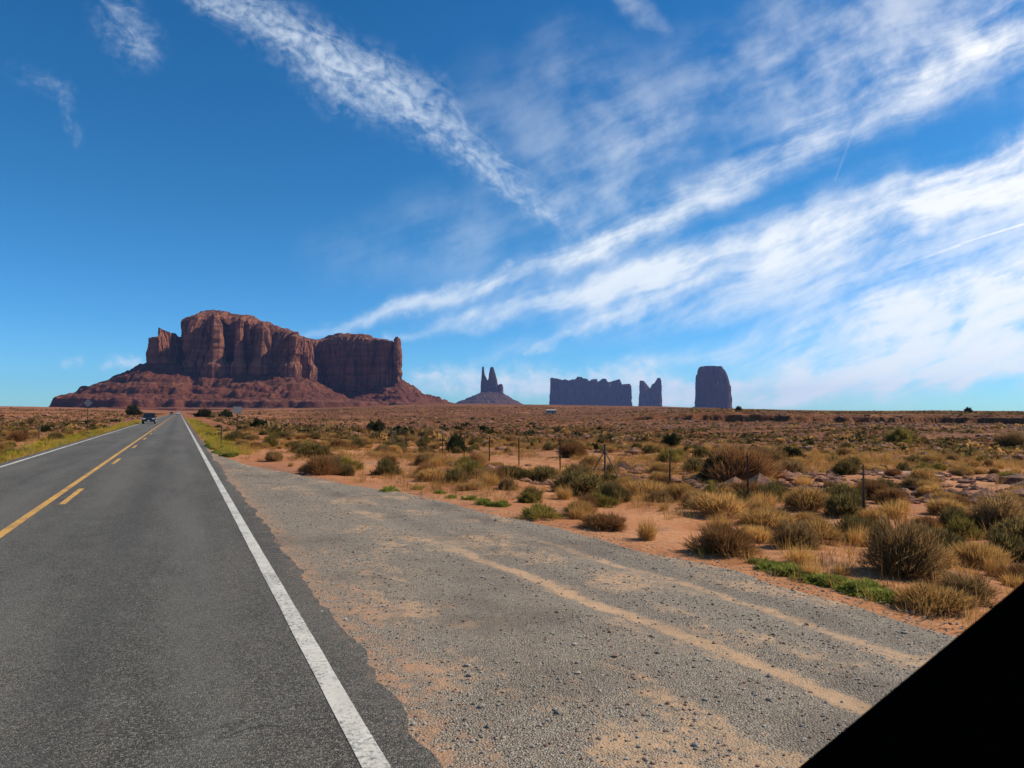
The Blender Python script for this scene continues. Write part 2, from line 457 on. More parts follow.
# ------------------------------------------------------------------ ground
def ground_mat():
    m, nt, b = new_mat('red_desert_soil')
    pos = nt.node('ShaderNodeNewGeometry').outputs['Position']
    big = nt.noise(pos, 0.055, 5, 0.6)
    mid = nt.noise(pos, 0.45, 6, 0.62)
    fine = nt.noise(pos, 7.0, 6, 0.7)
    grit = nt.noise(pos, 55.0, 3, 0.6)
    c = nt.mix(nt.ramp(mid, 0.35, 0.68), (0.46, 0.180, 0.066), (0.62, 0.295, 0.128))
    c = nt.mix(nt.ramp(big, 0.46, 0.66), c, (0.36, 0.135, 0.065))
    c = nt.mix(nt.ramp(nt.noise(pos, 0.9, 5, 0.65), 0.52, 0.68, 0, 0.75), c, (0.27, 0.15, 0.085))
    c = nt.mix(nt.ramp(fine, 0.3, 0.75), nt.mix(0.42, c, (0.16, 0.08, 0.045)), c)
    c = nt.mix(nt.ramp(grit, 0.58, 0.72, 0, 0.4), c, (0.16, 0.10, 0.07))
    sx = nt.sep(pos)
    rd = nt.ramp(nt.m('SUBTRACT', sx[0], nt.m('MULTIPLY', sx[1], 0.16)), 12, -22)
    c = nt.mix(nt.m('MULTIPLY', rd, 0.75), c, nt.mix(nt.ramp(mid, 0.35, 0.68), (0.33, 0.11, 0.045), (0.52, 0.22, 0.10)))
    # stony brown country away from the road
    ln = nt.v('LENGTH', pos)
    st = nt.m('MULTIPLY', nt.m('MULTIPLY', nt.ramp(ln, 28, 110), nt.m('MULTIPLY_ADD', rd, -0.4, 1.0)), nt.ramp(nt.noise(pos, 0.03, 4, 0.6), 0.30, 0.52, 0.5, 0.95))
    sc_ = nt.mix(nt.ramp(nt.noise(pos, 0.8, 6, 0.7), 0.36, 0.66), (0.055, 0.021, 0.009), (0.23, 0.078, 0.025))
    c = nt.mix(st, c, sc_)
    nt.put(b.inputs['Base Color'], c)
    b.inputs['Roughness'].default_value = 0.95; b.inputs['Specular IOR Level'].default_value = 0.15
    hgt = nt.m('ADD', nt.m('MULTIPLY', fine, 0.8), nt.m('MULTIPLY', grit, 0.25))
    b1 = nt.bump(hgt, 0.8, 0.06)
    nt.put(b.inputs['Normal'], nt.bump(mid, 0.35, 0.5, b1))
    return m
GROUND_MAT = ground_mat()
def build_ground():
    c0 = HEADING
    inner = np.arange(-46, 46.001, 0.11)
    outer = np.arange(47.5, 313.5, 1.5)
    az = np.radians(c0+np.concatenate([inner, outer]))
    rr = np.concatenate([np.geomspace(0.8, 255, 350), np.arange(256, 420, 0.9), np.geomspace(421, 700, 32), np.geomspace(712, 14000, 70)])
    A, RR = np.meshgrid(az, rr)
    X = RR*np.sin(A); Y = RR*np.cos(A)
    Z = H(X, Y)
    n = len(az)
    v = np.stack([X, Y, Z], -1).reshape(-1, 3)
    f = grid_faces(len(rr), n, True)[:, ::-1]
    v = np.vstack([v, [[0, 0, -0.12]]])
    tri = np.stack([np.arange(n), (np.arange(n)+1) % n, np.full(n, len(v)-1)], -1)[:, ::-1]
    o = link('ground', mesh_np('ground', v, [f, tri], True), GROUND_MAT)
    tag(o, kind='structure')
build_ground()

# ------------------------------------------------------------------ road
def asphalt_mat():
    m, nt, b = new_mat('worn_asphalt')
    pos = nt.node('ShaderNodeNewGeometry').outputs['Position']
    s = nt.sep(pos)
    stone = nt.vor(pos, 105.0, out='Color')
    sv = nt.sep(stone)[0]
    dist = nt.vor(pos, 105.0)
    fine = nt.noise(pos, 160, 3, 0.7)
    big = nt.noise(nt.v('MULTIPLY', pos, (1.0, 0.14, 1)), 0.8, 5, 0.6)
    pat = nt.noise(pos, 1.7, 5, 0.65)
    base = nt.mix(nt.ramp(big, 0.35, 0.65), (0.066, 0.056, 0.042), (0.122, 0.105, 0.079))
    base = nt.mix(nt.ramp(pat, 0.42, 0.7, 0, 0.6), base, (0.13, 0.117, 0.095))
    base = nt.mix(nt.ramp(sv, 0.62, 0.98, 0, 0.9), base, (0.25, 0.225, 0.18))
    base = nt.mix(nt.ramp(sv, 0.40, 0.05, 0, 0.75), base, (0.018, 0.018, 0.018))
    # wheel paths, polished paler than the lane centre
    for xc_ in (-1.55, 0.15, -3.25, -4.95):
        w = nt.ramp(nt.m('ABSOLUTE', nt.m('SUBTRACT', s[0], xc_)), 0.45, 0.1, 0, 0.38)
        base = nt.mix(nt.m('MULTIPLY', w, nt.ramp(big, 0.25, 0.7)), base, (0.155, 0.145, 0.122))
    oil = nt.ramp(nt.m('ABSOLUTE', nt.m('ADD', s[0], 0.72)), 0.4, 0.05, 0, 0.3)
    base = nt.mix(nt.m('MULTIPLY', oil, nt.ramp(pat, 0.3, 0.6)), base, (0.035, 0.034, 0.033))
    # hairline cracks sealed with tar, across and along
    wob = nt.m('MULTIPLY', nt.m('SUBTRACT', nt.noise(pos, 0.9, 5, 0.6), 0.5), 1.8)
    cr = nt.m('ABSOLUTE', nt.m('SUBTRACT', nt.m('FRACT', nt.m('DIVIDE', nt.m('ADD', s[1], wob), 9.3)), 0.5))
    base = nt.mix(nt.m('MULTIPLY', nt.ramp(cr, 0.0030, 0.0010), nt.ramp(nt.noise(pos, 0.16, 2), 0.48, 0.56, 0, 0.5)), base, (0.016, 0.016, 0.016))
    lw = nt.m('ABSOLUTE', nt.m('SUBTRACT', nt.m('ADD', s[0], nt.m('MULTIPLY', wob, 0.06)), -3.95))
    base = nt.mix(nt.m('MULTIPLY', nt.ramp(lw, 0.03, 0.012), nt.ramp(nt.noise(pos, 0.1, 2), 0.42, 0.52, 0, 0.6)), base, (0.02, 0.02, 0.02))
    # red dust near the right edge
    du = nt.m('MULTIPLY', nt.ramp(s[0], 1.05, 1.5), nt.ramp(nt.noise(pos, 5, 5, 0.7), 0.45, 0.65, 0, 0.45))
    base = nt.mix(du, base, (0.30, 0.19, 0.12))
    nt.put(b.inputs['Base Color'], base)
    b.inputs['Roughness'].default_value = 0.75; b.inputs['Specular IOR Level'].default_value = 0.22
    hgt = nt.m('ADD', nt.m('MULTIPLY', dist, -1.0), nt.m('MULTIPLY', fine, 0.5))
    nt.put(b.inputs['Normal'], nt.bump(hgt, 0.9, 0.008))
    return m
def paint_mat(name, col, wear):
    m, nt, b = new_mat(name)
    pos = nt.node('ShaderNodeNewGeometry').outputs['Position']
    n = nt.noise(pos, 26, 6, 0.75); n2 = nt.noise(pos, 1.3, 3)
    f = nt.ramp(nt.m('MULTIPLY_ADD', n2, 0.45, n), 0.90-wear, 1.06-wear*0.5)
    c = nt.mix(nt.ramp(nt.noise(pos, 3.0, 5, 0.6), 0.3, 0.7), tuple(x*0.80 for x in col), col)
    nt.put(b.inputs['Base Color'], nt.mix(f, c, (0.075, 0.072, 0.066)))
    b.inputs['Roughness'].default_value = 0.7
    nt.put(b.inputs['Normal'], nt.bump(nt.noise(pos, 140, 3, 0.7), 0.5, 0.006))
    return m
ASPHALT = asphalt_mat()
WHITE = paint_mat('white_road_paint', (0.64, 0.595, 0.50), 0.24)
YELLOW = paint_mat('yellow_road_paint', (0.70, 0.36, 0.055), 0.24)

def ys_dense(a, b, near=0.12):
    out = [a]
    while out[-1] < b: out.append(out[-1]+max(near, abs(out[-1])*0.006))
    return np.array(out)
def build_road():
    ys = np.concatenate([np.arange(-40, 0, 0.5), ys_dense(0, 1000, 0.06)])
    er = 1.38+0.10*fbm(ys*0.55, ys*0, seed=41, oct=3)+0.07*fbm(ys*3.1, ys*0+4, seed=42, oct=3)
    er = er - 0.08*sst(0.35, 0.7, vn(ys*0.35, ys*0+9, seed=44))
    er = np.maximum(er, 1.2)
    er = np.where(ys > 45, 1.42+0.05*vn(ys*0.4, ys*0, seed=45), er)
    el = -6.05+0.05*vn(ys*0.5, ys*0+2, seed=43)
    crest = -1.6*sst(760, 960, ys)
    cols = []
    for k in range(7):
        if k == 0: x = el-0.05; z = -0.22
        elif k == 6: x = er+0.03; z = -0.16
        else:
            x = el+(er-el)*(k-1)/4; z = 0.0
        cols.append(np.stack([x, ys, np.zeros_like(ys)+z+crest], -1))
    v = np.stack(cols, 1).reshape(-1, 3)
    o = link('road', mesh_np('road', v, grid_faces(len(ys), 7)[:, ::-1], False), ASPHALT)
    tag(o, kind='structure')
build_road()
def strip(name, x, w, y0, y1, mat, z=0.004, seed=0):
    ys = ys_dense(y0, y1, 0.25)
    ys[-1] = y1
    crest = -1.6*sst(760, 960, ys)
    wl = 0.003*vn(ys*2.2, ys*0+seed, seed=51); wr = 0.003*vn(ys*2.0, ys*0-seed, seed=52)
    v = np.stack([np.stack([x-w/2+wl, ys, z+crest], -1), np.stack([x+w/2+wr, ys, z+crest], -1)], 1).reshape(-1, 3)
    o = link(name, mesh_np(name, v, grid_faces(len(ys), 2)[:, ::-1]), mat)
    tag(o, kind='structure'); return o
strip('road_edge_line', 1.01, 0.145, -40, 900, WHITE, seed=1)
strip('road_edge_line', -5.66, 0.14, -40, 900, WHITE, seed=2)
strip('road_centre_line', -2.53, 0.14, -40, 900, YELLOW, seed=3)
y = 17.6-12.7*3
while y < 230:
    strip('road_dashed_line', -2.20, 0.12, y, y+3.4, YELLOW, seed=y); y += 12.7

# ------------------------------------------------------------------ gravel pull-out
def gravel_mat():
    m, nt, b = new_mat('gravel_and_sand')
    pos = nt.node('ShaderNodeNewGeometry').outputs['Position']
    s = nt.sep(pos)
    v1c = nt.vor(pos, 72.0, out='Color'); v1 = nt.sep(v1c)
    d1 = nt.vor(pos, 72.0)
    v2 = nt.sep(nt.vor(pos, 110.0, out='Color'))
    st = nt.mix(v1[0], (0.175, 0.140, 0.097), (0.52, 0.43, 0.31))
    st = nt.mix(nt.ramp(v1[1], 0.86, 0.97, 0, 0.8), st, (0.50, 0.46, 0.40))
    st = nt.mix(nt.ramp(v1[2], 0.8, 0.97, 0, 0.7), st, (0.30, 0.17, 0.11))
    st = nt.mix(nt.ramp(v2[0], 0.0, 1.0, 0, 0.45), st, (0.15, 0.13, 0.11))
    st = nt.mix(nt.ramp(d1, 0.32, 0.66, 0, 0.45), st, (0.11, 0.083, 0.058))
    sand = nt.mix(nt.noise(pos, 2.5, 5, 0.7), (0.40, 0.245, 0.135), (0.56, 0.36, 0.205))
    sand = nt.mix(nt.ramp(v2[1], 0.72, 0.95, 0, 0.5), sand, (0.22, 0.17, 0.12))
    wob = nt.m('MULTIPLY', nt.m('SUBTRACT', nt.noise(pos, 0.35, 3), 0.5), 0.7)
    xx = nt.m('ADD', nt.m('ADD', s[0], wob), nt.m('MULTIPLY', nt.m('MAXIMUM', nt.m('SUBTRACT', s[1], 4.0), 0.0), 0.075))
    msk = None
    for xc_, hw, k in ((4.22, 0.24, 0.80), (5.62, 0.21, 0.64), (2.55, 0.35, 0.30)):
        q = nt.ramp(nt.m('ABSOLUTE', nt.m('SUBTRACT', xx, xc_)), hw, hw*0.1, 0, k)
        msk = q if msk is None else nt.m('MAXIMUM', msk, q)
    msk = nt.m('MULTIPLY', msk, nt.ramp(s[1], 14.0, 8.0))
    edge = nt.ramp(s[0], 2.2, 1.25, 0, 0.58)
    msk = nt.m('MAXIMUM', msk, edge)
    patch = nt.ramp(nt.noise(nt.v('MULTIPLY', pos, (1, 0.6, 1)), 0.75, 6, 0.66), 0.40, 0.64, 0, 0.62)
    msk = nt.m('MAXIMUM', msk, patch)
    brk = nt.noise(pos, 7.0, 6, 0.72)
    msk = nt.ramp(nt.m('ADD', msk, nt.m('MULTIPLY', nt.m('SUBTRACT', brk, 0.5), 1.5)), 0.28, 0.85)
    red = nt.mix(nt.ramp(s[0], 2.3, 1.4, 0, 0.6), sand, (0.36, 0.165, 0.085))
    c = nt.mix(msk, st, red)
    c = nt.mix(nt.ramp(nt.noise(pos, 0.5, 4, 0.6), 0.48, 0.66, 0, 0.5), c, (0.125, 0.10, 0.075))
    nt.put(b.inputs['Base Color'], c)
    b.inputs['Roughness'].default_value = 0.93; b.inputs['Specular IOR Level'].default_value = 0.2
    hh = nt.m('ADD', nt.m('MULTIPLY', d1, nt.m('MULTIPLY_ADD', msk, 0.75, -1.0)), nt.m('MULTIPLY', nt.noise(pos, 3.0, 6, 0.7), 1.2))
    nt.put(b.inputs['Normal'], nt.bump(hh, 0.75, 0.020))
    return m
GRAVEL = gravel_mat()
def gz(x, y):
    x = np.asarray(x, float); y = np.asarray(y, float)
    rut = 0
    for c_ in (4.22, 5.62):
        xx = x+np.maximum(y-4, 0)*0.075
        rut = rut-0.018*np.exp(-((xx-c_)/0.25)**2)+0.012*np.exp(-((xx-c_-0.42)/0.16)**2)
    return H(x, y)*0+(-0.045-0.016*(np.clip(x, 1.3, 9)-1.3))+0.035+0.010*fbm(x*1.6, y*1.6, seed=61)+rut
def build_gravel():
    ys = np.concatenate([np.arange(-60, -1, 0.6), np.arange(-1, 46, 0.07)])
    us = np.linspace(0, 1, 70)
    xo = gravel_out(ys)+0.25
    X = 1.1+(xo-1.1)[:, None]*us[None, :]; Y = np.repeat(ys[:, None], len(us), 1)
    Z = gz(X, Y)
    edge = sst(0.55, 0.0, xo[:, None]-X)
    Z = Z-0.16*edge
    v = np.stack([X, Y, Z], -1).reshape(-1, 3)
    o = link('gravel_shoulder', mesh_np('gravel_shoulder', v, grid_faces(len(ys), len(us))[:, ::-1], True), GRAVEL)
    tag(o, kind='structure')
build_gravel()

def ico_unit(sub):
    b = bmesh.new(); bmesh.ops.create_icosphere(b, subdivisions=sub, radius=1.0)
    b.verts.ensure_lookup_table()
    v = np.array([q.co[:] for q in b.verts]); f = np.array([[w.index for w in p.verts] for p in b.faces]); b.free()
    return v, f
def stone_mat():
    m, nt, b = new_mat('loose_stone')
    g = nt.node('ShaderNodeNewGeometry')
    ri = g.outputs['Random Per Island']
    c = nt.mix(nt.ramp(ri, 0, 1, 0, 1, False), (0.19, 0.16, 0.12), (0.50, 0.43, 0.34))
    c = nt.mix(nt.ramp(nt.m('FRACT', nt.m('MULTIPLY', ri, 17.3)), 0.78, 0.82), c, (0.30, 0.16, 0.10))
    nt.put(b.inputs['Base Color'], nt.mix(nt.noise(g.outputs['Position'], 90, 3), c, nt.mix(0.5, c, (0.05, 0.04, 0.03))))
    b.inputs['Roughness'].default_value = 0.9
    return m
STONE = stone_mat()
def build_pebbles():
    uv, uf = ico_unit(1)
    n = 26000
    y = 1.5+(rng.random(n)**1.6)*26; x = 1.2+rng.random(n)*(gravel_out(y)+0.2-1.2)
    keep = rng.random(n) < (0.25+0.75*sst(0.2, 0.5, 0.5+0.5*fbm(x*1.2, y*1.2, seed=71)))
    # fewer loose stones in the wheel ruts
    for c_ in (4.22, 5.62):
        xx = x+np.maximum(y-4, 0)*0.075; keep &= ~((np.abs(xx-c_) < 0.26) & (rng.random(n) < 0.8))
    x = x[keep]; y = y[keep]; n = len(x)
    s = 0.005+0.009*rng.random(n)**2.2+0.016*(rng.random(n) < 0.03)*rng.random(n)
    an = rng.random(n)*6.283
    P_ = uv[None]*(1+0.35*(rng.random((n, len(uv), 1))-0.5))*s[:, None, None]*np.array([1, 1, 0.62])*(0.8+0.5*rng.random((n, 1, 3)))
    ca, sa = np.cos(an)[:, None], np.sin(an)[:, None]
    X = P_[:, :, 0]*ca-P_[:, :, 1]*sa+x[:, None]; Y = P_[:, :, 0]*sa+P_[:, :, 1]*ca+y[:, None]
    Z = P_[:, :, 2]+(gz(x, y)+s*0.3)[:, None]
    v = np.stack([X, Y, Z], -1).reshape(-1, 3)
    f = (uf[None]+np.arange(n)[:, None, None]*len(uv)).reshape(-1, 3)
    o = link('loose_gravel', mesh_np('loose_gravel', v, f), STONE)
    tag(o, 'loose grey stones strewn over the gravel pull-out', 'gravel', kind='stuff')
build_pebbles()

# ------------------------------------------------------------------ sandstone landforms
def rock_mat(name, c_base, c_dark, c_band, strata=0.045, streak=1.0):
    m, nt, b = new_mat(name)
    pos = nt.node('ShaderNodeNewGeometry').outputs['Position']
    s = nt.sep(pos)
    wz = nt.m('ADD', s[2], nt.m('MULTIPLY', nt.noise(pos, 0.012, 4), 26))
    lay = nt.noise(nt.xyz(0.0, 0.0, wz), strata, 5, 0.65)
    ver = nt.noise(nt.v('MULTIPLY', pos, (1, 1, 0.13)), 0.055, 6, 0.62)
    fin = nt.noise(pos, 0.13, 6, 0.7)
    c = nt.mix(nt.ramp(lay, 0.36, 0.64), c_base, c_band)  # the sandstone's own base colour, alternating with the strata bands
    c = nt.mix(nt.ramp(ver, 0.45, 0.64, 0, 0.85*streak), c, c_dark)
    c = nt.mix(nt.ramp(fin, 0.42, 0.72, 0, 0.6), c, tuple(x*0.5 for x in c_base))
    nt.put(b.inputs['Base Color'], c)
    b.inputs['Roughness'].default_value = 0.95; b.inputs['Specular IOR Level'].default_value = 0.1
    h1 = nt.m('ADD', nt.m('MULTIPLY', fin, 1.0), nt.m('MULTIPLY', nt.noise(nt.v('MULTIPLY', pos, (1, 1, 0.2)), 0.12, 5, 0.65), 1.3))
    nt.put(b.inputs['Normal'], nt.bump(h1, 0.9, 6.0))
    return m
def talus_mat(name='red_talus', k=1.0):
    m, nt, b = new_mat(name)
    pos = nt.node('ShaderNodeNewGeometry').outputs['Position']
    s = nt.sep(pos)
    fin = nt.noise(pos, 0.16, 7, 0.72); mid = nt.noise(pos, 0.02, 5, 0.6)
    c = nt.mix(nt.ramp(mid, 0.35, 0.65), (0.115*k, 0.034*k, 0.018*k), (0.175*k, 0.056*k, 0.030*k))
    c = nt.mix(nt.ramp(fin, 0.45, 0.66, 0, 0.85), c, (0.085, 0.040, 0.030))
    c = nt.mix(nt.ramp(nt.noise(pos, 0.4, 4, 0.6), 0.60, 0.70, 0, 0.8), c, (0.045, 0.042, 0.025))
    lay = nt.noise(nt.xyz(0.0, 0.0, nt.m('ADD', s[2], nt.m('MULTIPLY', mid, 14))), 0.09, 4, 0.6)
    c = nt.mix(nt.ramp(lay, 0.5, 0.66, 0, 0.55), c, (0.22, 0.10, 0.06))
    # flat benches lower than the talus wear pale soil
    up = nt.sep(nt.node('ShaderNodeNewGeometry').outputs['Normal'])[2]
    c = nt.mix(nt.ramp(up, 0.96, 0.995, 0, 0.5), c, (0.33*k, 0.17*k, 0.09*k))
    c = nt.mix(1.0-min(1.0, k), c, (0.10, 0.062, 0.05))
    nt.put(b.inputs['Base Color'], c)
    b.inputs['Roughness'].default_value = 0.95; b.inputs['Specular IOR Level'].default_value = 0.1
    nt.put(b.inputs['Normal'], nt.bump(fin, 1.0, 5.0))
    return m
ROCK = rock_mat('mesa_sandstone', (0.38, 0.155, 0.086), (0.062, 0.030, 0.026), (0.19, 0.070, 0.041))
ROCK_FAR = rock_mat('far_sandstone', (0.22, 0.105, 0.07), (0.10, 0.055, 0.045), (0.18, 0.08, 0.055), 0.03)
TALUS = talus_mat()
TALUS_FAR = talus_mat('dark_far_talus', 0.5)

def resample(ctrl, n):
    """closed control loop (rows: xc, zc, attrs...) to n rows evenly along the plan outline"""
    c = np.vstack([ctrl, ctrl[:1]]); dl = np.hypot(np.diff(c[:, 0]), np.diff(c[:, 1])); s = np.concatenate([[0], np.cumsum(dl)])
    t = np.linspace(0, s[-1], n, endpoint=False)
    return np.stack([np.interp(t, s, c[:, k]) for k in range(c.shape[1])], -1), t, s[-1]
def smooth_loop(a, k):
    if k < 1: return a
    w = np.hanning(2*k+3)[1:-1]; w /= w.sum(); out = np.zeros_like(a)
    for i, q in enumerate(w): out += q*np.roll(a, i-k, axis=0)
    return out
def normals2(p):
    t = np.roll(p, -1, 0)-np.roll(p, 1, 0); t /= np.maximum(np.linalg.norm(t, axis=1, keepdims=True), 1e-9)
    return np.stack([t[:, 1], -t[:, 0]], -1)

def loft_cliff(name, ctrl, mat, parent, n=1400, rows=46, flute=(60, 16, 18, 6, 6, 2.0), taper=0.05, cap=None, capw=60, seed=0, smooth=4, notch=0.0, shoulder=9.0):
    """ctrl rows: xc, zc, z_bottom, z_rim. Outline anticlockwise in (xc,zc) or not: normals are turned outward"""
    a, t, L = resample(ctrl, n)
    a = smooth_loop(a, smooth)
    p = a[:, :2]; nr = normals2(p)
    area = np.sum(p[:, 0]*np.roll(p[:, 1], -1)-np.roll(p[:, 0], -1)*p[:, 1])
    if area < 0: nr = -nr
    zb, zr = a[:, 2], a[:, 3]
    cx = p[:, 0]; cy = p[:, 1]
    zr = zr + notch*fbm(cx/14.0, cy/14.0, seed=seed+9, oct=3)
    rowsv = []
    us = np.concatenate([np.linspace(0, 1, rows)])
    f1, a1, f2, a2, f3, a3 = flute
    def blocks(width, hgt, z, sd):
        """jointed columns: a constant set-back per column and per storey, with sharp cracks between"""
        tw = t+0.35*width*vn(z/(hgt*0.7), t/(width*3), seed=sd)+1.2*width*vn(t/(width*2.6), t*0, seed=sd+1)
        cid = np.floor(tw/width).astype(np.int64)
        st_ = np.floor(z/hgt+_h(cid, cid*0, cid*0, sd)*0.5+0.5).astype(np.int64)
        e = np.abs(tw/width-cid-0.5)*2
        return 0.55*_h(cid, cid*0+3, cid*0, sd+2)+0.45*_h(cid, st_, cid*0, sd+3)-0.9*sst(0.86, 1.0, e)
    for u in us:
        z = zb+(zr-zb)*u
        d1 = 1-np.abs(fbm(cx/f1, cy/f1, z/(f1*6), seed=seed, oct=2))*2.2
        d3 = fbm(cx/f3, cy/f3, z/(f3*2.2), seed=seed+2, oct=2)
        # benches of harder rock
        lb = vn(z*0+seed, z/(f1*0.35)+0.15*vn(cx/90, cy/90, seed=seed+4), seed=seed+3)
        off = a1*(d1-0.3)+a2*0.75*blocks(f2, f1*0.9, z, seed+20)+a2*0.32*blocks(f2*0.36, f1*0.45, z, seed+30)+a3*d3+0.32*a2*np.sign(lb)*np.abs(lb)**0.5
        off = off-taper*(z-zb)
        off = off + 0.08*(zr-zb)*np.maximum(0, 0.12-u)
        off = off - shoulder*(0.6+0.8*vn(cx/60, cy/60, seed=seed+8))*max(0.0, (u-0.84)/0.16)**2
        q = p+nr*off[:, None]
        rowsv.append(np.concatenate([cw(q[:, 0], q[:, 1]), z[:, None]], 1))
    rim = p+nr*off[:, None]
    topz = a[:, 4] if a.shape[1] > 4 else zr+3
    ksm = max(1, int(25/(L/n)))
    tz = smooth_loop(topz[:, None], ksm)[:, 0]
    q = rim-nr*2.0
    rowsv.append(np.concatenate([cw(q[:, 0], q[:, 1]), (zr+0.5)[:, None]], 1))
    if capw <= 20: q = rim*0.3+0.7*smooth_loop(rim, max(1, int(30/(L/n))))-nr*capw; rowsv.append(np.concatenate([cw(q[:, 0], q[:, 1]), (zr+1)[:, None]], 1))
    v = np.stack(rowsv, 0); nrw = len(v); v = v.reshape(-1, 3)
    f = grid_faces(nrw, n, True)
    cen = np.array([np.mean(v[-n:, 0]), np.mean(v[-n:, 1]), np.percentile(v[-n:, 2], 2)-(25 if capw > 20 else 0)])
    v = np.vstack([v, cen[None]])
    tri = np.stack([np.arange(n)+(nrw-1)*n, (np.arange(n)+1) % n+(nrw-1)*n, np.full(n, len(v)-1)], -1)
    if area < 0: f = f[:, ::-1]; tri = tri[:, ::-1]
    v = v-np.array(parent.location[:])
    o = link(name, mesh_np(name, v, [f, tri], False), mat, parent)
    if capw > 20: cap_field(rim, zr, tz, capw, mat, parent, seed)
    return o
def inside_poly(poly, pts):
    ins = np.zeros(len(pts), bool); j = len(poly)-1
    for i in range(len(poly)):
        cond = ((poly[i, 1] > pts[:, 1]) != (poly[j, 1] > pts[:, 1]))
        with np.errstate(divide='ignore', invalid='ignore'):
            xi = (poly[j, 0]-poly[i, 0])*(pts[:, 1]-poly[i, 1])/(poly[j, 1]-poly[i, 1])+poly[i, 0]
        ins ^= cond & (pts[:, 0] < xi); j = i
    return ins
def cap_field(rim, zr, tz, w, mat, parent, seed, res=3.0):
    """stepped top of a cliff block, a heightfield that climbs inward from the rim"""
    k = max(1, len(rim)//900); rim = rim[::k]; zr = zr[::k]; tz = tz[::k]
    xs = np.arange(rim[:, 0].min(), rim[:, 0].max(), res); zs = np.arange(rim[:, 1].min(), rim[:, 1].max(), res)
    Xg, Zg = np.meshgrid(xs, zs); pts = np.stack([Xg.ravel(), Zg.ravel()], -1)
    ins = inside_poly(rim, pts)
    hh = np.zeros(len(pts)); idx = np.where(ins)[0]
    for c0 in range(0, len(idx), 6000):
        ii_ = idx[c0:c0+6000]; c = pts[ii_]
        d2 = (c[:, None, 0]-rim[None, :, 0])**2+(c[:, None, 1]-rim[None, :, 1])**2
        j = d2.argmin(1); dd_ = np.sqrt(d2.min(1))
        wt = 1/(d2+250.0)**2; wt /= wt.sum(1, keepdims=True)
        ztop = (wt*tz[None]).sum(1)*0.5+tz[j]*0.5; zrm = zr[j]
        u = dd_/w*(1+0.3*fbm(c[:, 0]/30, c[:, 1]/30, seed=seed+1, oct=3))
        f = np.interp(u, [0, .14, .18, .42, .46, .72, .76, .95, 1.0, 2], [0, .03, .30, .38, .62, .68, .90, .93, 1.0, 1.04])
        hh[ii_] = zrm+(ztop-zrm)*f*(1+0.25*fbm(c[:, 0]/45, c[:, 1]/45, seed=seed+15, oct=2))+2.2*fbm(c[:, 0]/9, c[:, 1]/9, seed=seed+5, oct=3)*np.minimum(1, dd_/12)
    f = grid_faces(len(zs), len(xs)); f = f[ins[f].all(1)]
    used = np.unique(f); remap = np.zeros(len(pts), np.int64); remap[used] = np.arange(len(used))
    v = np.concatenate([cw(pts[used, 0], pts[used, 1]), hh[used][:, None]], 1)-np.array(parent.location[:])
    link('cap', mesh_np('cap', v, remap[f], False), mat, parent)

def talus_field(name, ctrl, mat, parent, x0, x1, z0, z1, res, prof_d, prof_h, zbase, rough=6.0, gully=10.0, seed=0, spread=None):
    """heightfield skirt: height falls with the distance from the cliff outline. ctrl rows: xc, zc, z_top, reach"""
    a, t, L = resample(ctrl, 420)
    xs = np.arange(x0, x1, res[0]); zs = np.arange(z0, z1, res[1])
    Xg, Zg = np.meshgrid(xs, zs); pts = np.stack([Xg.ravel(), Zg.ravel()], -1)
    hh = np.empty(len(pts)); wob = 0.16*fbm(pts[:, 0]/70, pts[:, 1]/70, seed=seed+1, oct=3)
    for k in range(0, len(pts), 8000):
        c = pts[k:k+8000]
        dd_ = np.hypot(c[:, None, 0]-a[None, :, 0], c[:, None, 1]-a[None, :, 1])
        u = dd_/a[None, :, 3]*(1+wob[k:k+8000, None])
        zz = zbase+(a[None, :, 2]-zbase)*np.interp(u, prof_d, prof_h)
        hh[k:k+8000] = zz.max(1)
    # inside the outline the ground lies level under the rock
    poly = a[:, :2]; inside = np.zeros(len(pts), bool); j = len(poly)-1
    for i in range(len(poly)):
        cond = ((poly[i, 1] > pts[:, 1]) != (poly[j, 1] > pts[:, 1]))
        with np.errstate(divide='ignore', invalid='ignore'):
            xi = (poly[j, 0]-poly[i, 0])*(pts[:, 1]-poly[i, 1])/(poly[j, 1]-poly[i, 1])+poly[i, 0]
        inside ^= cond & (pts[:, 0] < xi); j = i
    amp = np.clip((hh-zbase)/40, 0, 1)
    x, z = pts[:, 0], pts[:, 1]
    n_ = -np.abs(fbm(x/60, z/60, seed=seed+2, oct=3))*gully*1.6+gully*0.5 + rough*fbm(x/16, z/16, seed=seed+3, oct=4, gain=0.62)
    hh = hh+np.where(inside, 0, amp*n_)
    w = cw(x, z)
    v = np.concatenate([w, hh[:, None]], 1)-np.array(parent.location[:])
    return link(name, mesh_np(name, v, grid_faces(len(zs), len(xs)), False), mat, parent)

def zpx(ypx, zc): return CAM_H+zc*(411.5-ypx)/FPX
def xpx(x, zc): return (x-512)/FPX*zc

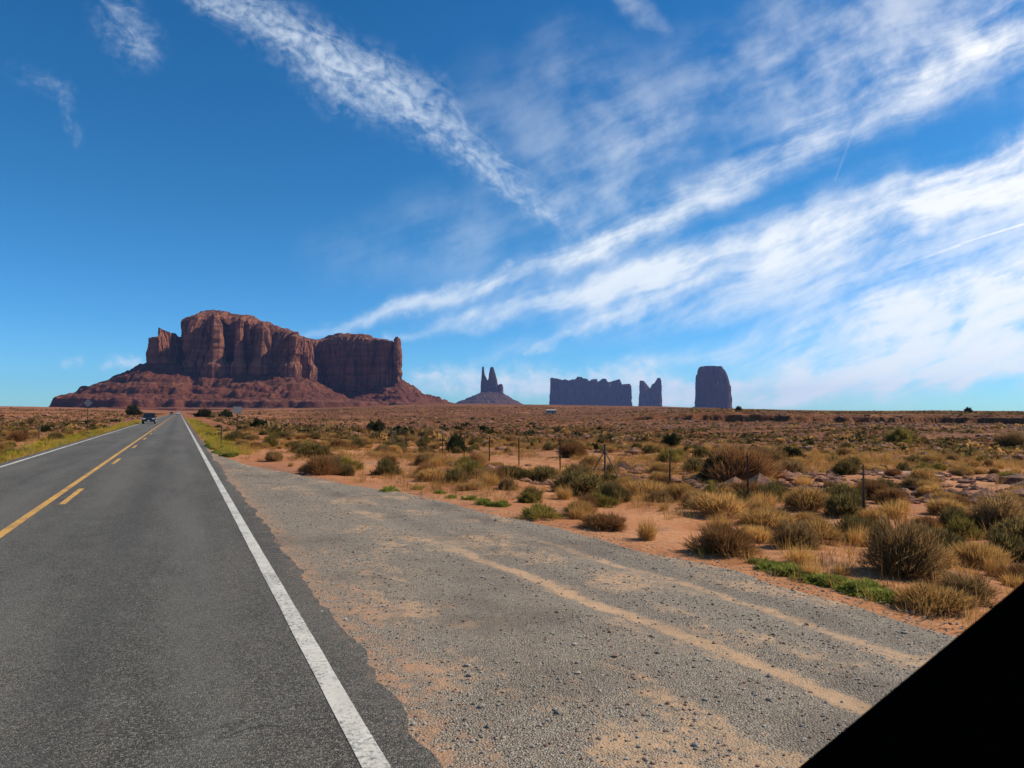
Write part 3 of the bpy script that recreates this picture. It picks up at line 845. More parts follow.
def build_large_mesa():
    root = empty('mesa', tuple(at_depth(270, 411, 2250)[:2])+(0.0,))
    tag(root, 'wide red mesa with two stepped cliff blocks and long talus, behind the road', 'mesa')
    def block(pts, **kw):
        c = np.array([(xpx(p, z), z, zpx(t, z)-60, zpx(r, z), zpx(c, z)) for p, z, t, r, c in pts])
        loft_cliff('cliff', c, ROCK, root, **kw)
    block([(147, 2270, 362, 338, 336), (148, 2232, 362, 337, 335), (151, 2215, 363, 336.5, 337), (154, 2204, 363, 332, 330), (158, 2202, 363, 327.5, 326.5), (161, 2206, 363, 326.5, 326.5), (166, 2226, 364, 329.5, 329), (171, 2242, 364, 332, 331),
           (174, 2262, 364, 333, 332), (178, 2278, 364, 334, 333), (182, 2305, 364, 336, 335), (186, 2340, 364, 338, 336), (186, 2440, 364, 338, 336), (160, 2470, 364, 334, 333), (147, 2400, 362, 338, 337)],
          n=1300, rows=60, flute=(45, 10, 20, 7, 8, 3.0), taper=0.05, capw=8, seed=104, smooth=10, notch=3.0, shoulder=5.0)
    block([(184, 2330, 364, 321, 316), (187, 2282, 364, 317, 312), (192, 2262, 364, 314, 308.5), (203, 2248, 365, 313.5, 306.5), (214, 2222, 366, 315, 308), (219, 2268, 367, 316, 309.5), (228, 2290, 368, 317.5, 311), (238, 2242, 371, 320.5, 313.5), (243, 2290, 372, 321.5, 314.5),
           (252, 2296, 373, 325, 318), (262, 2232, 375, 327, 320), (267, 2286, 375, 329, 322), (277, 2290, 376, 331, 325), (286, 2226, 377, 333, 328.5), (295, 2205, 377, 336, 332), (300, 2235, 377, 338, 335.5), (303, 2262, 378, 340, 338), (305, 2330, 378, 340.5, 339),
           (309, 2440, 381, 340.5, 339), (313, 2580, 386, 340, 338.5), (312, 2850, 386, 340, 338), (280, 2900, 377, 336, 330), (230, 2850, 372, 328, 321), (200, 2700, 368, 318, 310), (186, 2480, 364, 319, 313)],
          n=2600, rows=64, flute=(120, 52, 40, 19, 11, 4.0), taper=0.045, capw=34, seed=112, smooth=4, notch=5.0)
    block([(308, 2720, 390, 340.5, 340), (314, 2696, 390, 340.5, 339), (323, 2676, 392, 339, 335), (330, 2664, 394, 337.5, 332.5), (337, 2654, 395, 336.5, 330.5), (352, 2632, 395, 336.5, 330.5), (358, 2622, 394, 337.5, 332.5), (366, 2608, 392, 339, 335.5), (376, 2592, 390, 339, 336), (384, 2576, 387, 339.5, 337),
           (390, 2560, 384, 340.5, 339.5), (391.8, 2575, 383, 342, 341), (393, 2650, 380, 343, 342), (389, 2900, 380, 342, 340), (350, 3020, 380, 341, 334), (312, 3000, 380, 341, 338)],
          n=2000, rows=60, flute=(90, 24, 32, 11, 9, 3.5), taper=0.03, capw=60, seed=124, smooth=3, notch=4.0)
    block([(394.0, 2556, 382, 338.5, 338), (395.5, 2546, 381, 336.4, 336.2), (398.5, 2548, 381, 336.8, 336.5), (400.6, 2562, 380, 338.5, 338), (401, 2640, 380, 347, 347), (400, 2760, 380, 352, 352), (393.5, 2760, 380, 350, 350), (393.2, 2620, 380, 343, 343)],
          n=700, rows=50, flute=(45, 4, 16, 4, 7, 2.5), taper=0.0, capw=5, seed=140, smooth=4, notch=2.0, shoulder=3.0)
    #      px    zc   talus  rim   cap
    T = [(146, 2260, 362, 337, 336), (152, 2235, 363, 334, 332), (160, 2215, 364, 328, 327), (172, 2222, 364, 333, 332), (181, 2255, 364, 336, 334),
         (186, 2300, 364, 321, 317), (193, 2285, 364, 317, 311), (206, 2270, 365, 317, 309.5), (222, 2262, 367, 319, 311.5), (240, 2245, 371, 323, 316), (262, 2222, 375, 327, 320),
         (280, 2200, 377, 333, 328), (295, 2192, 377, 337, 334), (302, 2240, 377, 340, 338), (306, 2330, 378, 341, 340), (311, 2440, 381, 341, 340), (315, 2560, 386, 341, 339),
         (323, 2600, 391, 340, 335), (337, 2592, 394, 337, 330), (352, 2582, 394, 337, 330.5), (366, 2572, 391, 339, 334.5), (384, 2562, 386, 340, 337),
         (391, 2556, 383, 341, 339.5), (395, 2548, 381, 337.5, 337), (400.5, 2562, 380, 338.5, 338), (402, 2650, 380, 340, 338)]
    back = [(398, 2900, 380, 342, 338), (350, 3020, 380, 341, 334), (290, 3000, 376, 336, 330), (230, 2900, 372, 330, 322), (195, 2780, 370, 328, 322), (165, 2600, 368, 336, 334), (150, 2400, 364, 338, 337)]
    tc = []
    for p, z, t, r, c in T+back:
        reach = 300
        if 300 < p < 375 and z < 2900: reach = 230
        if p >= 375 and z < 2900: reach = 158
        if p <= 172 and z < 2700: reach = 305
        tc.append((xpx(p, z), z, zpx(t, z), reach))
    pd = [0, .12, .30, .33, .52, .55, .78, .80, .825, .93, 1.0, 2]
    ph = [1.0, .84, .64, .54, .42, .32, .225, .215, .055, .03, -.06, -1.3]
    talus_field('talus', np.array(tc), TALUS, root, xpx(146, 2260)-430, xpx(402, 2650)+330, 1780, 3150, (4.2, 4.2), pd, ph, 6.0, rough=9.0, gully=11.0, seed=130)
build_large_mesa()

def loop_box(x0, x1, z0, z1, nx, prof, zb):
    """rectangular outline with rim heights given along the front by px"""
    fr = [(x, z0, zb, prof(x)) for x in np.linspace(x0, x1, nx)]
    bk = [(x*z1/z0, z1, zb, CAM_H+(prof(x)-CAM_H)*z1/z0) for x in np.linspace(x1, x0, nx)]
    return np.array(fr+bk)
def butte(name, label, zc, x0p, x1p, ybase, pts, depth, mat=ROCK_FAR, n=900, taper=0.04, flute=None, seed=200, capw=18, parent=None, notch=6.0, bulge=0.0, shoulder=6.0):
    root = empty(name, tuple(at_depth((x0p+x1p)/2, 411, zc)[:2])+(0.0,)) if parent is None else parent
    if parent is None: tag(root, label, 'butte')
    px_ = [p for p, _ in pts]; yy = [q for _, q in pts]
    def prof(x): return zpx(np.interp(512+x*FPX/zc, px_, yy), zc)
    k = 90
    c = loop_box(xpx(x0p, zc), xpx(x1p, zc), zc, zc+depth, k, prof, zpx(ybase, zc)-20)
    if bulge:
        mid = (c[0, 0]+c[k-1, 0])/2; hw = (c[k-1, 0]-c[0, 0])/2
        u = np.clip((c[:, 0]-mid)/hw, -1, 1)
        sg = np.where(np.arange(len(c)) < k, -1, 1); c[:, 1] += sg*bulge*np.sqrt(np.maximum(1-u*u, 0))
    loft_cliff('cliff', c, mat, root, n=n, rows=30, flute=flute or (90, 14, 34, 8, 12, 3), taper=taper, capw=capw, seed=seed, smooth=2, notch=notch, shoulder=shoulder)
    return root
# long crenellated butte
butte('butte', 'long flat bluish butte with a notched rim, widest on the far skyline', 8000, 550, 631.5, 406,
      [(548, 378.5), (550, 378), (555.5, 378.4), (556.5, 381), (559, 382), (561, 380.5), (565, 379.3), (567, 381), (570, 380.5), (573, 379), (576, 379.5), (577, 376.8), (581, 377), (583, 378.6), (587, 379), (589, 381.5), (592, 379.3), (597, 379.3), (598, 382.5), (601, 382.5), (602.5, 378.4), (606, 379), (607, 381.5),
       (610, 383.5), (612, 382), (613.5, 384.5), (615.5, 384), (617, 380.5), (619.5, 379), (621, 383), (622.5, 386), (624, 388), (626, 387.5), (627.2, 384), (630, 384.5), (632, 387)], 150, taper=0.06, seed=210, notch=7, capw=8, n=1500)
butte('butte', 'narrow forked bluish butte with two horns, right of the long notched butte', 8000, 639.5, 661.5, 406,
      [(639, 381.5), (641, 380.6), (644, 381), (645.2, 384), (646.5, 389), (650, 389), (651.5, 386), (653, 383.5), (655.5, 384), (656.5, 381), (658, 378), (660, 378), (661.5, 382)], 90, taper=0.03, seed=230, n=800, notch=4, capw=5)
tower = butte('butte', 'single broad tower butte with flat top and sloping shoulders, standing alone at right', 6200, 697.0, 730.5, 409,
      [(695, 384), (696.3, 378), (697.6, 371.5), (699.0, 367.8), (701, 366.5), (705, 366.0), (714, 365.8), (721, 366.3), (723.5, 367.8), (726, 373), (728, 379), (730, 385), (733, 392)], 190, taper=0.035, seed=250, n=900, capw=10, bulge=40, notch=3, shoulder=8)
def cone_talus(root, zc, xa, xb, ya, y0, reach_l, reach_r, seed, res=8.0):
    c = []
    xs = np.linspace(xpx(xa, zc), xpx(xb, zc), 20)
    for x in xs: c.append((x, zc, zpx(ya, zc), reach_l if x < xs[10] else reach_r))
    for x in xs[::-1]: c.append((x, zc+120, zpx(ya, zc), reach_l if x < xs[10] else reach_r))
    talus_field('talus', np.array(c), TALUS_FAR, root, xs[0]-reach_l*1.3, xs[-1]+reach_r*1.3, zc-340, zc+480, (res, res),
                [0, .2, .42, .5, .72, .78, 1.0, 2], [1, .72, .5, .36, .26, .14, 0.02, -1.2], zpx(y0, zc), rough=7, gully=9, seed=seed)
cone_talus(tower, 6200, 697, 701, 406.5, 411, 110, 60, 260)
# spired butte on its cone
KZ = 6500
king = empty('butte', tuple(at_depth(490, 411, KZ)[:2])+(0.0,))
tag(king, 'small butte with thin spires rising from a dark cone shaped mound', 'butte')
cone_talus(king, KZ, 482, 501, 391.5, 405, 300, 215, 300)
def spire(x0, x1, ybase, pts, depth, seed, dz_=0, taper=0.05):
    zc = KZ+dz_
    px_ = [p for p, _ in pts]; yy = [q for _, q in pts]
    k = 40; c = []
    xs = np.linspace(xpx(x0, zc), xpx(x1, zc), k)
    hw = (xs[-1]-xs[0])/2; mid = (xs[0]+xs[-1])/2
    for sgn, rg in ((-1, xs), (1, xs[::-1])):
        for x in rg:
            u = np.clip((x-mid)/hw, -1, 1)
            c.append((x, zc+depth/2+sgn*depth/2*math.sqrt(max(0.0, 1-u*u*0.96)), zpx(ybase, zc), zpx(np.interp(512+x*FPX/zc, px_, yy), zc)))
    loft_cliff('spire', np.array(c), ROCK_FAR, king, n=500, rows=30, flute=(40, 5, 16, 3, 7, 1.5), taper=taper, capw=4, seed=seed, smooth=1, notch=2, shoulder=3)
spire(479.8, 503.4, 397, [(479, 391), (480.5, 387), (483, 384), (487, 382.5), (490, 381), (496, 381.5), (498, 384.5), (503, 387), (504, 390)], 110, 305, 5, 0.06)
spire(480.4, 487.8, 394, [(480, 388), (481.5, 370), (482.2, 366.5), (483.6, 366.5), (484.4, 374), (486, 377), (487.5, 380)], 60, 310, 0, 0.0)
spire(486.5, 498.2, 394, [(486, 388), (488.5, 378), (490, 368), (491, 366.7), (493.5, 367.3), (495, 372), (496.5, 378), (498.2, 388)], 90, 320, 10, 0.0)
spire(498.2, 503, 395, [(498, 386), (499, 384), (502.5, 384), (503, 386)], 60, 330, 10, 0.02)

# ------------------------------------------------------------------ haze
def build_haze():
    m = bpy.data.materials.new('haze'); m.use_nodes = True
    nt = NT(m.node_tree); m.node_tree.nodes.remove(m.node_tree.nodes['Principled BSDF'])
    pv = nt.node('ShaderNodeVolumePrincipled')
    pv.inputs['Color'].default_value = HAZE_COLOR+(1.0,)
    pv.inputs['Density'].default_value = HAZE_DENSITY
    pv.inputs['Anisotropy'].default_value = 0.1
    out = [q for q in m.node_tree.nodes if q.type == 'OUTPUT_MATERIAL'][0]
    nt.l.new(pv.outputs[0], out.inputs['Volume'])
    b = BM(); s = 14600
    b.box((0, 0, 250), (2*s, 2*s, 700))
    o = b.build('haze', m); tag(o, 'thin blue desert haze over the plain', 'haze', kind='stuff')
build_haze()

# ------------------------------------------------------------------ vegetation
def leaf_mat(name, cols, transl=0.35, rough=0.8):
    m = bpy.data.materials.new(name); m.use_nodes = True
    nt = NT(m.node_tree); m.node_tree.nodes.remove(m.node_tree.nodes['Principled BSDF'])
    out = [q for q in m.node_tree.nodes if q.type == 'OUTPUT_MATERIAL'][0]
    ri = nt.node('ShaderNodeNewGeometry').outputs['Random Per Island']
    orr = nt.node('ShaderNodeObjectInfo').outputs['Random']
    cr = nt.node('ShaderNodeValToRGB')
    el = cr.color_ramp.elements
    for i, c in enumerate(cols):
        p = i/(len(cols)-1)
        if i == 0: e = el[0]
        elif i == len(cols)-1: e = el[-1]
        else: e = el.new(p)
        e.position = p; e.color = tuple(c)+(1,)
    nt.put(cr.inputs[0], nt.m('FRACT', nt.m('ADD', nt.m('MULTIPLY', ri, 0.86), nt.m('MULTIPLY', orr, 0.14))))
    k = nt.ramp(nt.m('FRACT', nt.m('MULTIPLY', orr, 7.31)), 0, 1, 0.74, 1.18, False)
    c = nt.mix(1.0, cr.outputs[0], nt.xyz(k, k, k), 'MULTIPLY')
    df_ = nt.node('ShaderNodeBsdfDiffuse'); tr = nt.node('ShaderNodeBsdfTranslucent'); mx = nt.node('ShaderNodeMixShader')
    nt.put(df_.inputs['Color'], c); nt.put(tr.inputs['Color'], c)
    mx.inputs[0].default_value = transl
    nt.l.new(df_.outputs[0], mx.inputs[1]); nt.l.new(tr.outputs[0], mx.inputs[2]); nt.l.new(mx.outputs[0], out.inputs[0])
    return m
TAN = leaf_mat('dry_grass_blade', [(0.24, 0.115, 0.032), (0.56, 0.295, 0.085), (0.68, 0.395, 0.13), (0.46, 0.26, 0.075), (0.76, 0.49, 0.19)], 0.48)
RUST = leaf_mat('rusty_twig', [(0.12, 0.056, 0.028), (0.30, 0.145, 0.055), (0.42, 0.22, 0.085), (0.21, 0.11, 0.045)], 0.3)
SAGE = leaf_mat('sage_leaf', [(0.055, 0.043, 0.017), (0.16, 0.118, 0.042), (0.28, 0.20, 0.07), (0.11, 0.084, 0.032)], 0.4)
BROWN = leaf_mat('grey_brown_twig', [(0.11, 0.064, 0.030), (0.28, 0.168, 0.068), (0.47, 0.29, 0.12), (0.18, 0.108, 0.045)], 0.45)
DARKG = leaf_mat('juniper_leaf', [(0.014, 0.02, 0.011), (0.045, 0.052, 0.022), (0.075, 0.082, 0.032), (0.03, 0.036, 0.017)], 0.25)
OLIVE = leaf_mat('rabbitbrush_leaf', [(0.10, 0.085, 0.025), (0.25, 0.20, 0.05), (0.40, 0.29, 0.065), (0.18, 0.16, 0.05)], 0.4)
GREEN = leaf_mat('green_weed_leaf', [(0.09, 0.11, 0.022), (0.25, 0.27, 0.055), (0.40, 0.40, 0.09), (0.17, 0.19, 0.04)], 0.45)
VERGE = leaf_mat('verge_leaf', [(0.16, 0.14, 0.022), (0.46, 0.36, 0.045), (0.62, 0.47, 0.06), (0.30, 0.28, 0.04)], 0.45)
WOOD = simple('grey_brown_wood', (0.10, 0.07, 0.05), 0.9, var=0.35, scale=20)

def unit(v): return v/np.maximum(np.linalg.norm(v, axis=-1, keepdims=True), 1e-9)
def blades(base, tip, width, bend=None, r=None):
    """thin leaf quads+tip triangle from base to tip points, arrays (n,3); returns verts, quads, tris"""
    r = r or rng
    n = len(base); dirv = unit(tip-base)
    side = unit(np.cross(dirv, unit(r.normal(size=(n, 3)))))
    mid = base+(tip-base)*0.55
    if bend is not None: mid = mid+bend
    w = np.asarray(width)
    w = np.broadcast_to(w, (n,))[:, None]
    v = np.stack([base-side*w*0.35, base+side*w*0.35, mid+side*w*0.5, mid-side*w*0.5, tip], 1).reshape(-1, 3)
    i = np.arange(n)[:, None]*5
    return v, i+np.array([[0, 1, 2, 3]]), i+np.array([[3, 2, 4]])
def join_np(parts):
    vs_, qs, ts = [], [], []; o = 0
    for v, q, t in parts:
        vs_.append(v); qs.append(q+o); ts.append(t+o); o += len(v)
    return np.vstack(vs_), np.vstack(qs), np.vstack(ts)
def tubes(paths, rad0, rad1, seg=4):
    """tapered stems along polylines (n,k,3)"""
    n, k, _ = paths.shape
    t = np.linspace(0, 1, k); rad = (rad0[:, None]*(1-t)+rad1[:, None]*t)
    d_ = unit(paths[:, -1]-paths[:, 0]); a = unit(np.cross(d_, np.array([0.31, 0.77, 0.55]))); b = np.cross(d_, a)
    an = np.arange(seg)/seg*2*math.pi
    ring = a[:, None, None]*np.cos(an)[None, None, :, None]+b[:, None, None]*np.sin(an)[None, None, :, None]
    v = (paths[:, :, None]+ring*rad[:, :, None, None]).reshape(-1, 3)
    i = np.arange(k-1)[:, None]; j = np.arange(seg)[None]
    q = np.stack([i*seg+j, i*seg+(j+1) % seg, (i+1)*seg+(j+1) % seg, (i+1)*seg+j], -1).reshape(-1, 4)
    q = (q[None]+np.arange(n)[:, None, None]*k*seg).reshape(-1, 4)
    return v, q
def dome_dirs(n, r, low=-0.05, flat=0.8):
    """directions over a dome with an uneven reach"""
    z = low+(1-low)*r.random(n)**0.8; a = r.random(n)*2*math.pi
    s = np.sqrt(np.maximum(1-z*z, 0))
    return np.stack([s*np.cos(a), s*np.sin(a), z], -1)
def reach(dv, seed, amt=0.3):
    return 0.82+amt*fbm(dv[:, 0]*1.7+seed, dv[:, 1]*1.7, dv[:, 2]*1.7, seed=seed, oct=3)

def bush_geo(seed, nblade=2600, wid=0.011, blen=0.17, up=0.35, flat=0.75, core=0.3, nstem=40, clump=90):
    """unit bush: radius .5 in plan, height = flat. returns (foliage v,q,t), (stem v,q)"""
    r = np.random.default_rng(seed)
    cd = dome_dirs(clump, r); cr = (core+(1-core)*r.random(clump)**0.55)*reach(cd, seed, 0.45)
    cpos = cd*cr[:, None]
    k = r.integers(0, clump, nblade)
    p = cpos[k]+r.normal(size=(nblade, 3))*0.085
    p[:, 2] = np.abs(p[:, 2])
    out = unit(p+np.array([0, 0, 0.15]))+np.array([0, 0, up])+r.normal(size=(nblade, 3))*0.45
    tip = p+unit(out)*(blen*2*(0.5+r.random(nblade)))[:, None]
    sc = np.array([0.5, 0.5, flat*0.82])
    fol = blades(p*sc, tip*sc, wid*(0.6+0.8*r.random(nblade)), r=r)
    d2 = dome_dirs(nstem, r, 0.1); L = reach(d2, seed, 0.45)*0.9
    t = np.linspace(0, 1, 4)[None, :, None]
    path = d2[:, None]*L[:, None, None]*t*sc + r.normal(size=(nstem, 4, 3))*0.012*t
    path[:, 0] = r.normal(size=(nstem, 3))*0.02*np.array([1, 1, 0]); path[:, 0, 2] = -0.04
    st = tubes(path, 0.010+0.008*r.random(nstem), np.full(nstem, 0.003))
    return fol, st
def grass_geo(seed, nblade=520, wid=0.008, spread=0.9, hgt=0.8, droop=0.25):
    r = np.random.default_rng(seed)
    a = r.random(nblade)*2*math.pi; rad = r.random(nblade)**0.7*0.26
    b = np.stack([np.cos(a)*rad, np.sin(a)*rad, np.full(nblade, -0.03)], -1)
    a2 = a+r.normal(size=nblade)*0.6; lean = r.random(nblade)**0.8*0.36*spread
    h_ = hgt*(0.45+0.55*r.random(nblade))*(1-0.55*(lean/0.36)**2)
    tip = b+np.stack([np.cos(a2)*lean, np.sin(a2)*lean, h_], -1)
    bend = np.stack([-np.cos(a2), -np.sin(a2), np.full(nblade, 0.6)], -1)*(lean*droop)[:, None]
    return blades(b, tip, wid*(0.6+0.8*r.random(nblade)), bend, r=r)
def mound_geo(seed):
    """bunch grass grown over an old woody mound: dark under, pale plumes above"""
    fol, st = bush_geo(seed, 1500, 0.010, 0.16, 0.5, 0.6, 0.35, 26, 60)
    r = np.random.default_rng(seed+5)
    n = 1500; d_ = dome_dirs(n, r, 0.25); p = d_*reach(d_, seed)[:, None]*0.85*np.array([0.5, 0.5, 0.48])
    tip = p+unit(d_*0.6+np.array([0, 0, 0.9])+r.normal(size=(n, 3))*0.25)*(0.16+0.18*r.random(n))[:, None]
    return fol, st, blades(p, tip, 0.007*(0.6+0.8*r.random(n)), r=r)

def proto_meshes(kind, seed):
    """list of (part name, mesh) for one shrub, unit size"""
    def fm(nm, fol, mat):
        v, q, t = fol; me = mesh_np(nm, v, [q, t]); me.materials.append(mat); return (nm, me)
    def sm(st):
        me = mesh_np('branches', st[0], st[1]); me.materials.append(WOOD); return ('branches', me)
    if kind == 'grass':
        return [fm('blades', grass_geo(seed), TAN)]
    if kind == 'mound':
        a, b, c = mound_geo(seed); return [fm('foliage', a, BROWN), sm(b), fm('seed_plumes', c, TAN)]
    if kind == 'rust':
        a, b = bush_geo(seed, 4200, 0.008, 0.20, 0.5, 0.72, 0.30, 70, 120); return [fm('foliage', a, RUST), sm(b)]
    if kind == 'sage':
        a, b = bush_geo(seed, 3800, 0.013, 0.12, 0.45, 0.7, 0.30, 45, 110); return [fm('foliage', a, SAGE), sm(b)]
    if kind == 'brown':
        a, b = bush_geo(seed, 8500, 0.0075, 0.085, 0.15, 0.82, 0.30, 110, 210); return [fm('foliage', a, BROWN), sm(b)]
    if kind == 'juniper':
        a, b = bush_geo(seed, 4600, 0.022, 0.09, 0.3, 0.95, 0.35, 30, 80); return [fm('foliage', a, DARKG), sm(b)]
    if kind == 'olive':
        a, b = bush_geo(seed, 3400, 0.011, 0.15, 0.7, 0.72, 0.32, 40, 90); return [fm('foliage', a, OLIVE), sm(b)]
    if kind == 'green':
        a, b = bush_geo(seed, 2400, 0.018, 0.14, 0.5, 0.6, 0.25, 30, 70); return [fm('foliage', a, GREEN), sm(b)]
    if kind == 'verge':
        a, b = bush_geo(seed, 2400, 0.014, 0.14, 0.7, 0.7, 0.25, 30, 70); return [fm('foliage', a, VERGE), sm(b)]
NAMES = dict(grass='bunchgrass', mound='grassy_shrub', rust='dry_shrub', sage='sagebrush', brown='woody_shrub', juniper='juniper_bush', olive='rabbitbrush', green='green_weed', verge='verge_shrub')
CATS = dict(grass='grass tuft', mound='shrub', rust='shrub', sage='shrub', brown='shrub', juniper='bush', olive='shrub', green='weed', verge='shrub')
PROTO = {}
for ki, kd in enumerate(NAMES):
    PROTO[kd] = [proto_meshes(kd, 1000+ki*37+k) for k in range(3)]
def shrub(kind, p, w, h_, label, group=None, rz=None, var=None, tilt=0.0):
    ms = PROTO[kind][random.randrange(3) if var is None else var]
    rz = random.uniform(0, 6.28) if rz is None else rz
    if len(ms) == 1:
        o = link(NAMES[kind], ms[0][1]); o.location = p; o.rotation_euler = (0, 0, rz)
    else:
        o = empty(NAMES[kind], p, rz)
        for nm, me in ms: link(nm, me, None, o)
    hu = dict(grass=0.8, mound=0.85, rust=0.82, sage=0.75, brown=0.85, juniper=0.95, olive=0.85, green=0.7, verge=0.8)[kind]
    o.scale = (w, w*random.uniform(0.85, 1.15), h_/hu)
    tag(o, label, CATS[kind], group)
    return o
taken = []
def hand_shrub(kind, x, yb, wp, hp, label, group=None, **kw):
    """a shrub at the ground under photo point (x, yb), its size from its span there"""
    g = ground_hit(x, yb); zc = g[0]*FW[0]+g[1]*FW[1]
    w = wp*zc/FPX; h_ = hp*zc/FPX
    back = 0.30*w                      # the foot of the crown lies in front of its centre
    p = np.array([g[0]+FW[0]*back, g[1]+FW[1]*back]); z = Hs(*p)
    taken.append((p[0], p[1], w*0.5))
    return shrub(kind, (p[0], p[1], z-0.03*h_), w*1.02, h_, label, group, **kw)

GR = 'shrubs of the open ground beside the gravel'
for a in [
    ('brown', 918, 580, 84, 72, 'largest near grey brown round bush, on bare red sand right of the gravel'),
    ('sage', 868, 546, 58, 36, 'dark low bush touching the left side of the largest round bush'),
    ('brown', 1008, 532, 56, 46, 'dark grey bush cut by the right edge of the picture'),
    ('mound', 948, 616, 84, 36, 'brown grass mound at the very end of the gravel edge beside the dark pillar'),
    ('rust', 747, 484, 74, 46, 'tall orange brown twiggy bush rising above its neighbours behind the wire fence'),
    ('juniper', 722, 482, 34, 36, 'shaded left side of the orange brown twiggy bush, built as a dark green bush'),  # dark foliage stands in for shade on the twiggy bush's left side
    ('mound', 726, 518, 64, 34, 'domed pale grass bush dark underneath, below the orange brown bush'),
    ('sage', 778, 499, 36, 22, 'olive bush right of the domed pale bush, near a fence post'),
    ('mound', 812, 512, 46, 34, 'rounded tan and olive bush left of the leaning fence post'),
    ('olive', 850, 502, 34, 24, 'yellow green bush at the foot of the near fence post'),
    ('mound', 775, 530, 66, 30, 'wide tan bush with a dark hollow under it, beside a bare sand path'),
    ('rust', 728, 557, 64, 36, 'rusty tan bush nearest to the gravel at the middle of its edge'),
    ('green', 388, 493, 20, 8, 'lone bright green weed left of the green clumps on the gravel edge'),
    ('grass', 806, 566, 44, 24, 'loose dry tuft standing just behind the strip of green weeds'),
    ('sage', 582, 496, 66, 30, 'broad dark olive bush in the middle of the plain'),
    ('mound', 652, 497, 60, 24, 'low straw coloured bush right of the broad dark olive bush'),
    ('olive', 540, 520, 44, 20, 'grey green weedy bush on the gravel edge'),
    ('rust', 606, 531, 50, 20, 'low rusty bush on the gravel edge right of the green weedy one'),
    ('olive', 346, 471, 30, 20, 'olive bush left of a pair behind the gravel taper'),
    ('sage', 384, 476, 28, 22, 'dark bush with grassy top right of the olive one behind the gravel taper'),
    ('sage', 311, 458, 38, 18, 'spreading dark bush behind the narrow tip of the gravel'),
    ('juniper', 455, 452, 22, 21, 'round dark green bush standing alone above the red ground'),
    ('juniper', 375, 433, 19, 16, 'dark green bush left of the lone round one, further off'),
    ('juniper', 672, 448, 19, 17, 'dark green bush beside a fence post under the narrow forked butte'),
    ('juniper', 795, 460, 24, 16, 'grey green low bush in the open right of the orange brown bush'),
    ('olive', 906, 444, 30, 22, 'faded olive bush on the brown flat near the right side'),
    ('brown', 1018, 448, 30, 22, 'dark tall bush at the right edge of the brown flat'),
    ('juniper', 970, 413, 8, 7, 'tiny bush breaking the skyline far at the right'),
    ('juniper', 739, 411, 7, 6, 'tiny bush on the skyline just right of the tower butte'),
    ('juniper', 131, 415, 16, 13, 'dark bush left of the road close to the oncoming car'),
    ('juniper', 201, 417, 17, 10, 'dark green bush right of the road head, leftmost of three'),
    ('juniper', 224, 417, 15, 9, 'dark green bush behind the rectangular sign'),
    ('juniper', 257, 430, 20, 15, 'grey green bush beyond the rectangular sign, on red ground'),
    ('brown', 919, 490, 32, 16, 'low black brown dead bush on sand behind the fence'),
    ('sage', 960, 530, 34, 26, 'olive bush between the largest round bush and the picture edge'),
    ('mound', 955, 516, 42, 26, 'sandy coloured grass bush behind the largest round bush'),
    ('grass', 900, 520, 40, 26, 'straw tuft standing behind the largest round bush'),
    ('olive', 470, 476, 34, 20, 'dull yellow bush below the lone round dark green bush'),
    ('mound', 430, 482, 36, 20, 'tan bush near the gravel edge between the green clumps'),
    ('sage', 510, 478, 34, 16, 'grey olive bush left of the broad dark olive bush'),
    ('brown', 700, 470, 26, 14, 'small grey bush in front of a fence post left of the orange brown bush'),
]:
    hand_shrub(*a, group=GR)

# bright weeds along the lower gravel edge and at the gravel tip
def weed_row(pts, n, label, kind, wr, hr, group):
    px_ = np.interp(np.linspace(0, 1, n), np.linspace(0, 1, len(pts)), [p[0] for p in pts])
    py_ = np.interp(np.linspace(0, 1, n), np.linspace(0, 1, len(pts)), [p[1] for p in pts])
    for a, b in zip(px_, py_):
        g = ground_hit(a+random.uniform(-4, 4), b+random.uniform(-2.5, 2.5))
        w = random.uniform(*wr); shrub(kind, (g[0], g[1], g[2]-0.01), w, w*random.uniform(*hr), label, group)
weed_row([(760, 566), (800, 576), (850, 588), (893, 600)], 46, 'fresh green weed in the bright strip along the gravel edge left of the largest bush', 'green', (0.24, 0.44), (0.30, 0.46), 'green weeds in the bright gravel edge strip')
weed_row([(420, 492), (470, 501), (500, 508)], 7, 'small green weed on the gravel edge in the middle distance', 'green', (0.3, 0.5), (0.35, 0.55), 'green weeds in mid distance on the gravel edge')
weed_row([(206, 444), (215, 451), (232, 458)], 22, 'lush green weed at the tip where the gravel meets the road', 'green', (0.3, 0.55), (0.4, 0.7), 'green weeds at the gravel tip')

# yellow green verges along both sides of the road
k = 0
for side in (-1, 1):
    for _ in range(70 if side < 0 else 60):
        yy = 24+(random.random()**1.5)*150 if side < 0 else 42+(random.random()**1.4)*130
        xx = -6.5-abs(random.gauss(0, 1.1)) if side < 0 else 1.9+abs(random.gauss(0, 1.0))
        w = random.uniform(0.45, 0.95)
        shrub(random.choice(('verge', 'verge', 'olive')), (xx, yy, Hs(xx, yy)-0.02), w, w*random.uniform(0.4, 0.65),
              'yellow green shrub crowding the left verge of the road' if side < 0 else 'yellow green shrub crowding the right verge past the gravel',
              'verge shrubs left of the road' if side < 0 else 'verge shrubs right of the road')

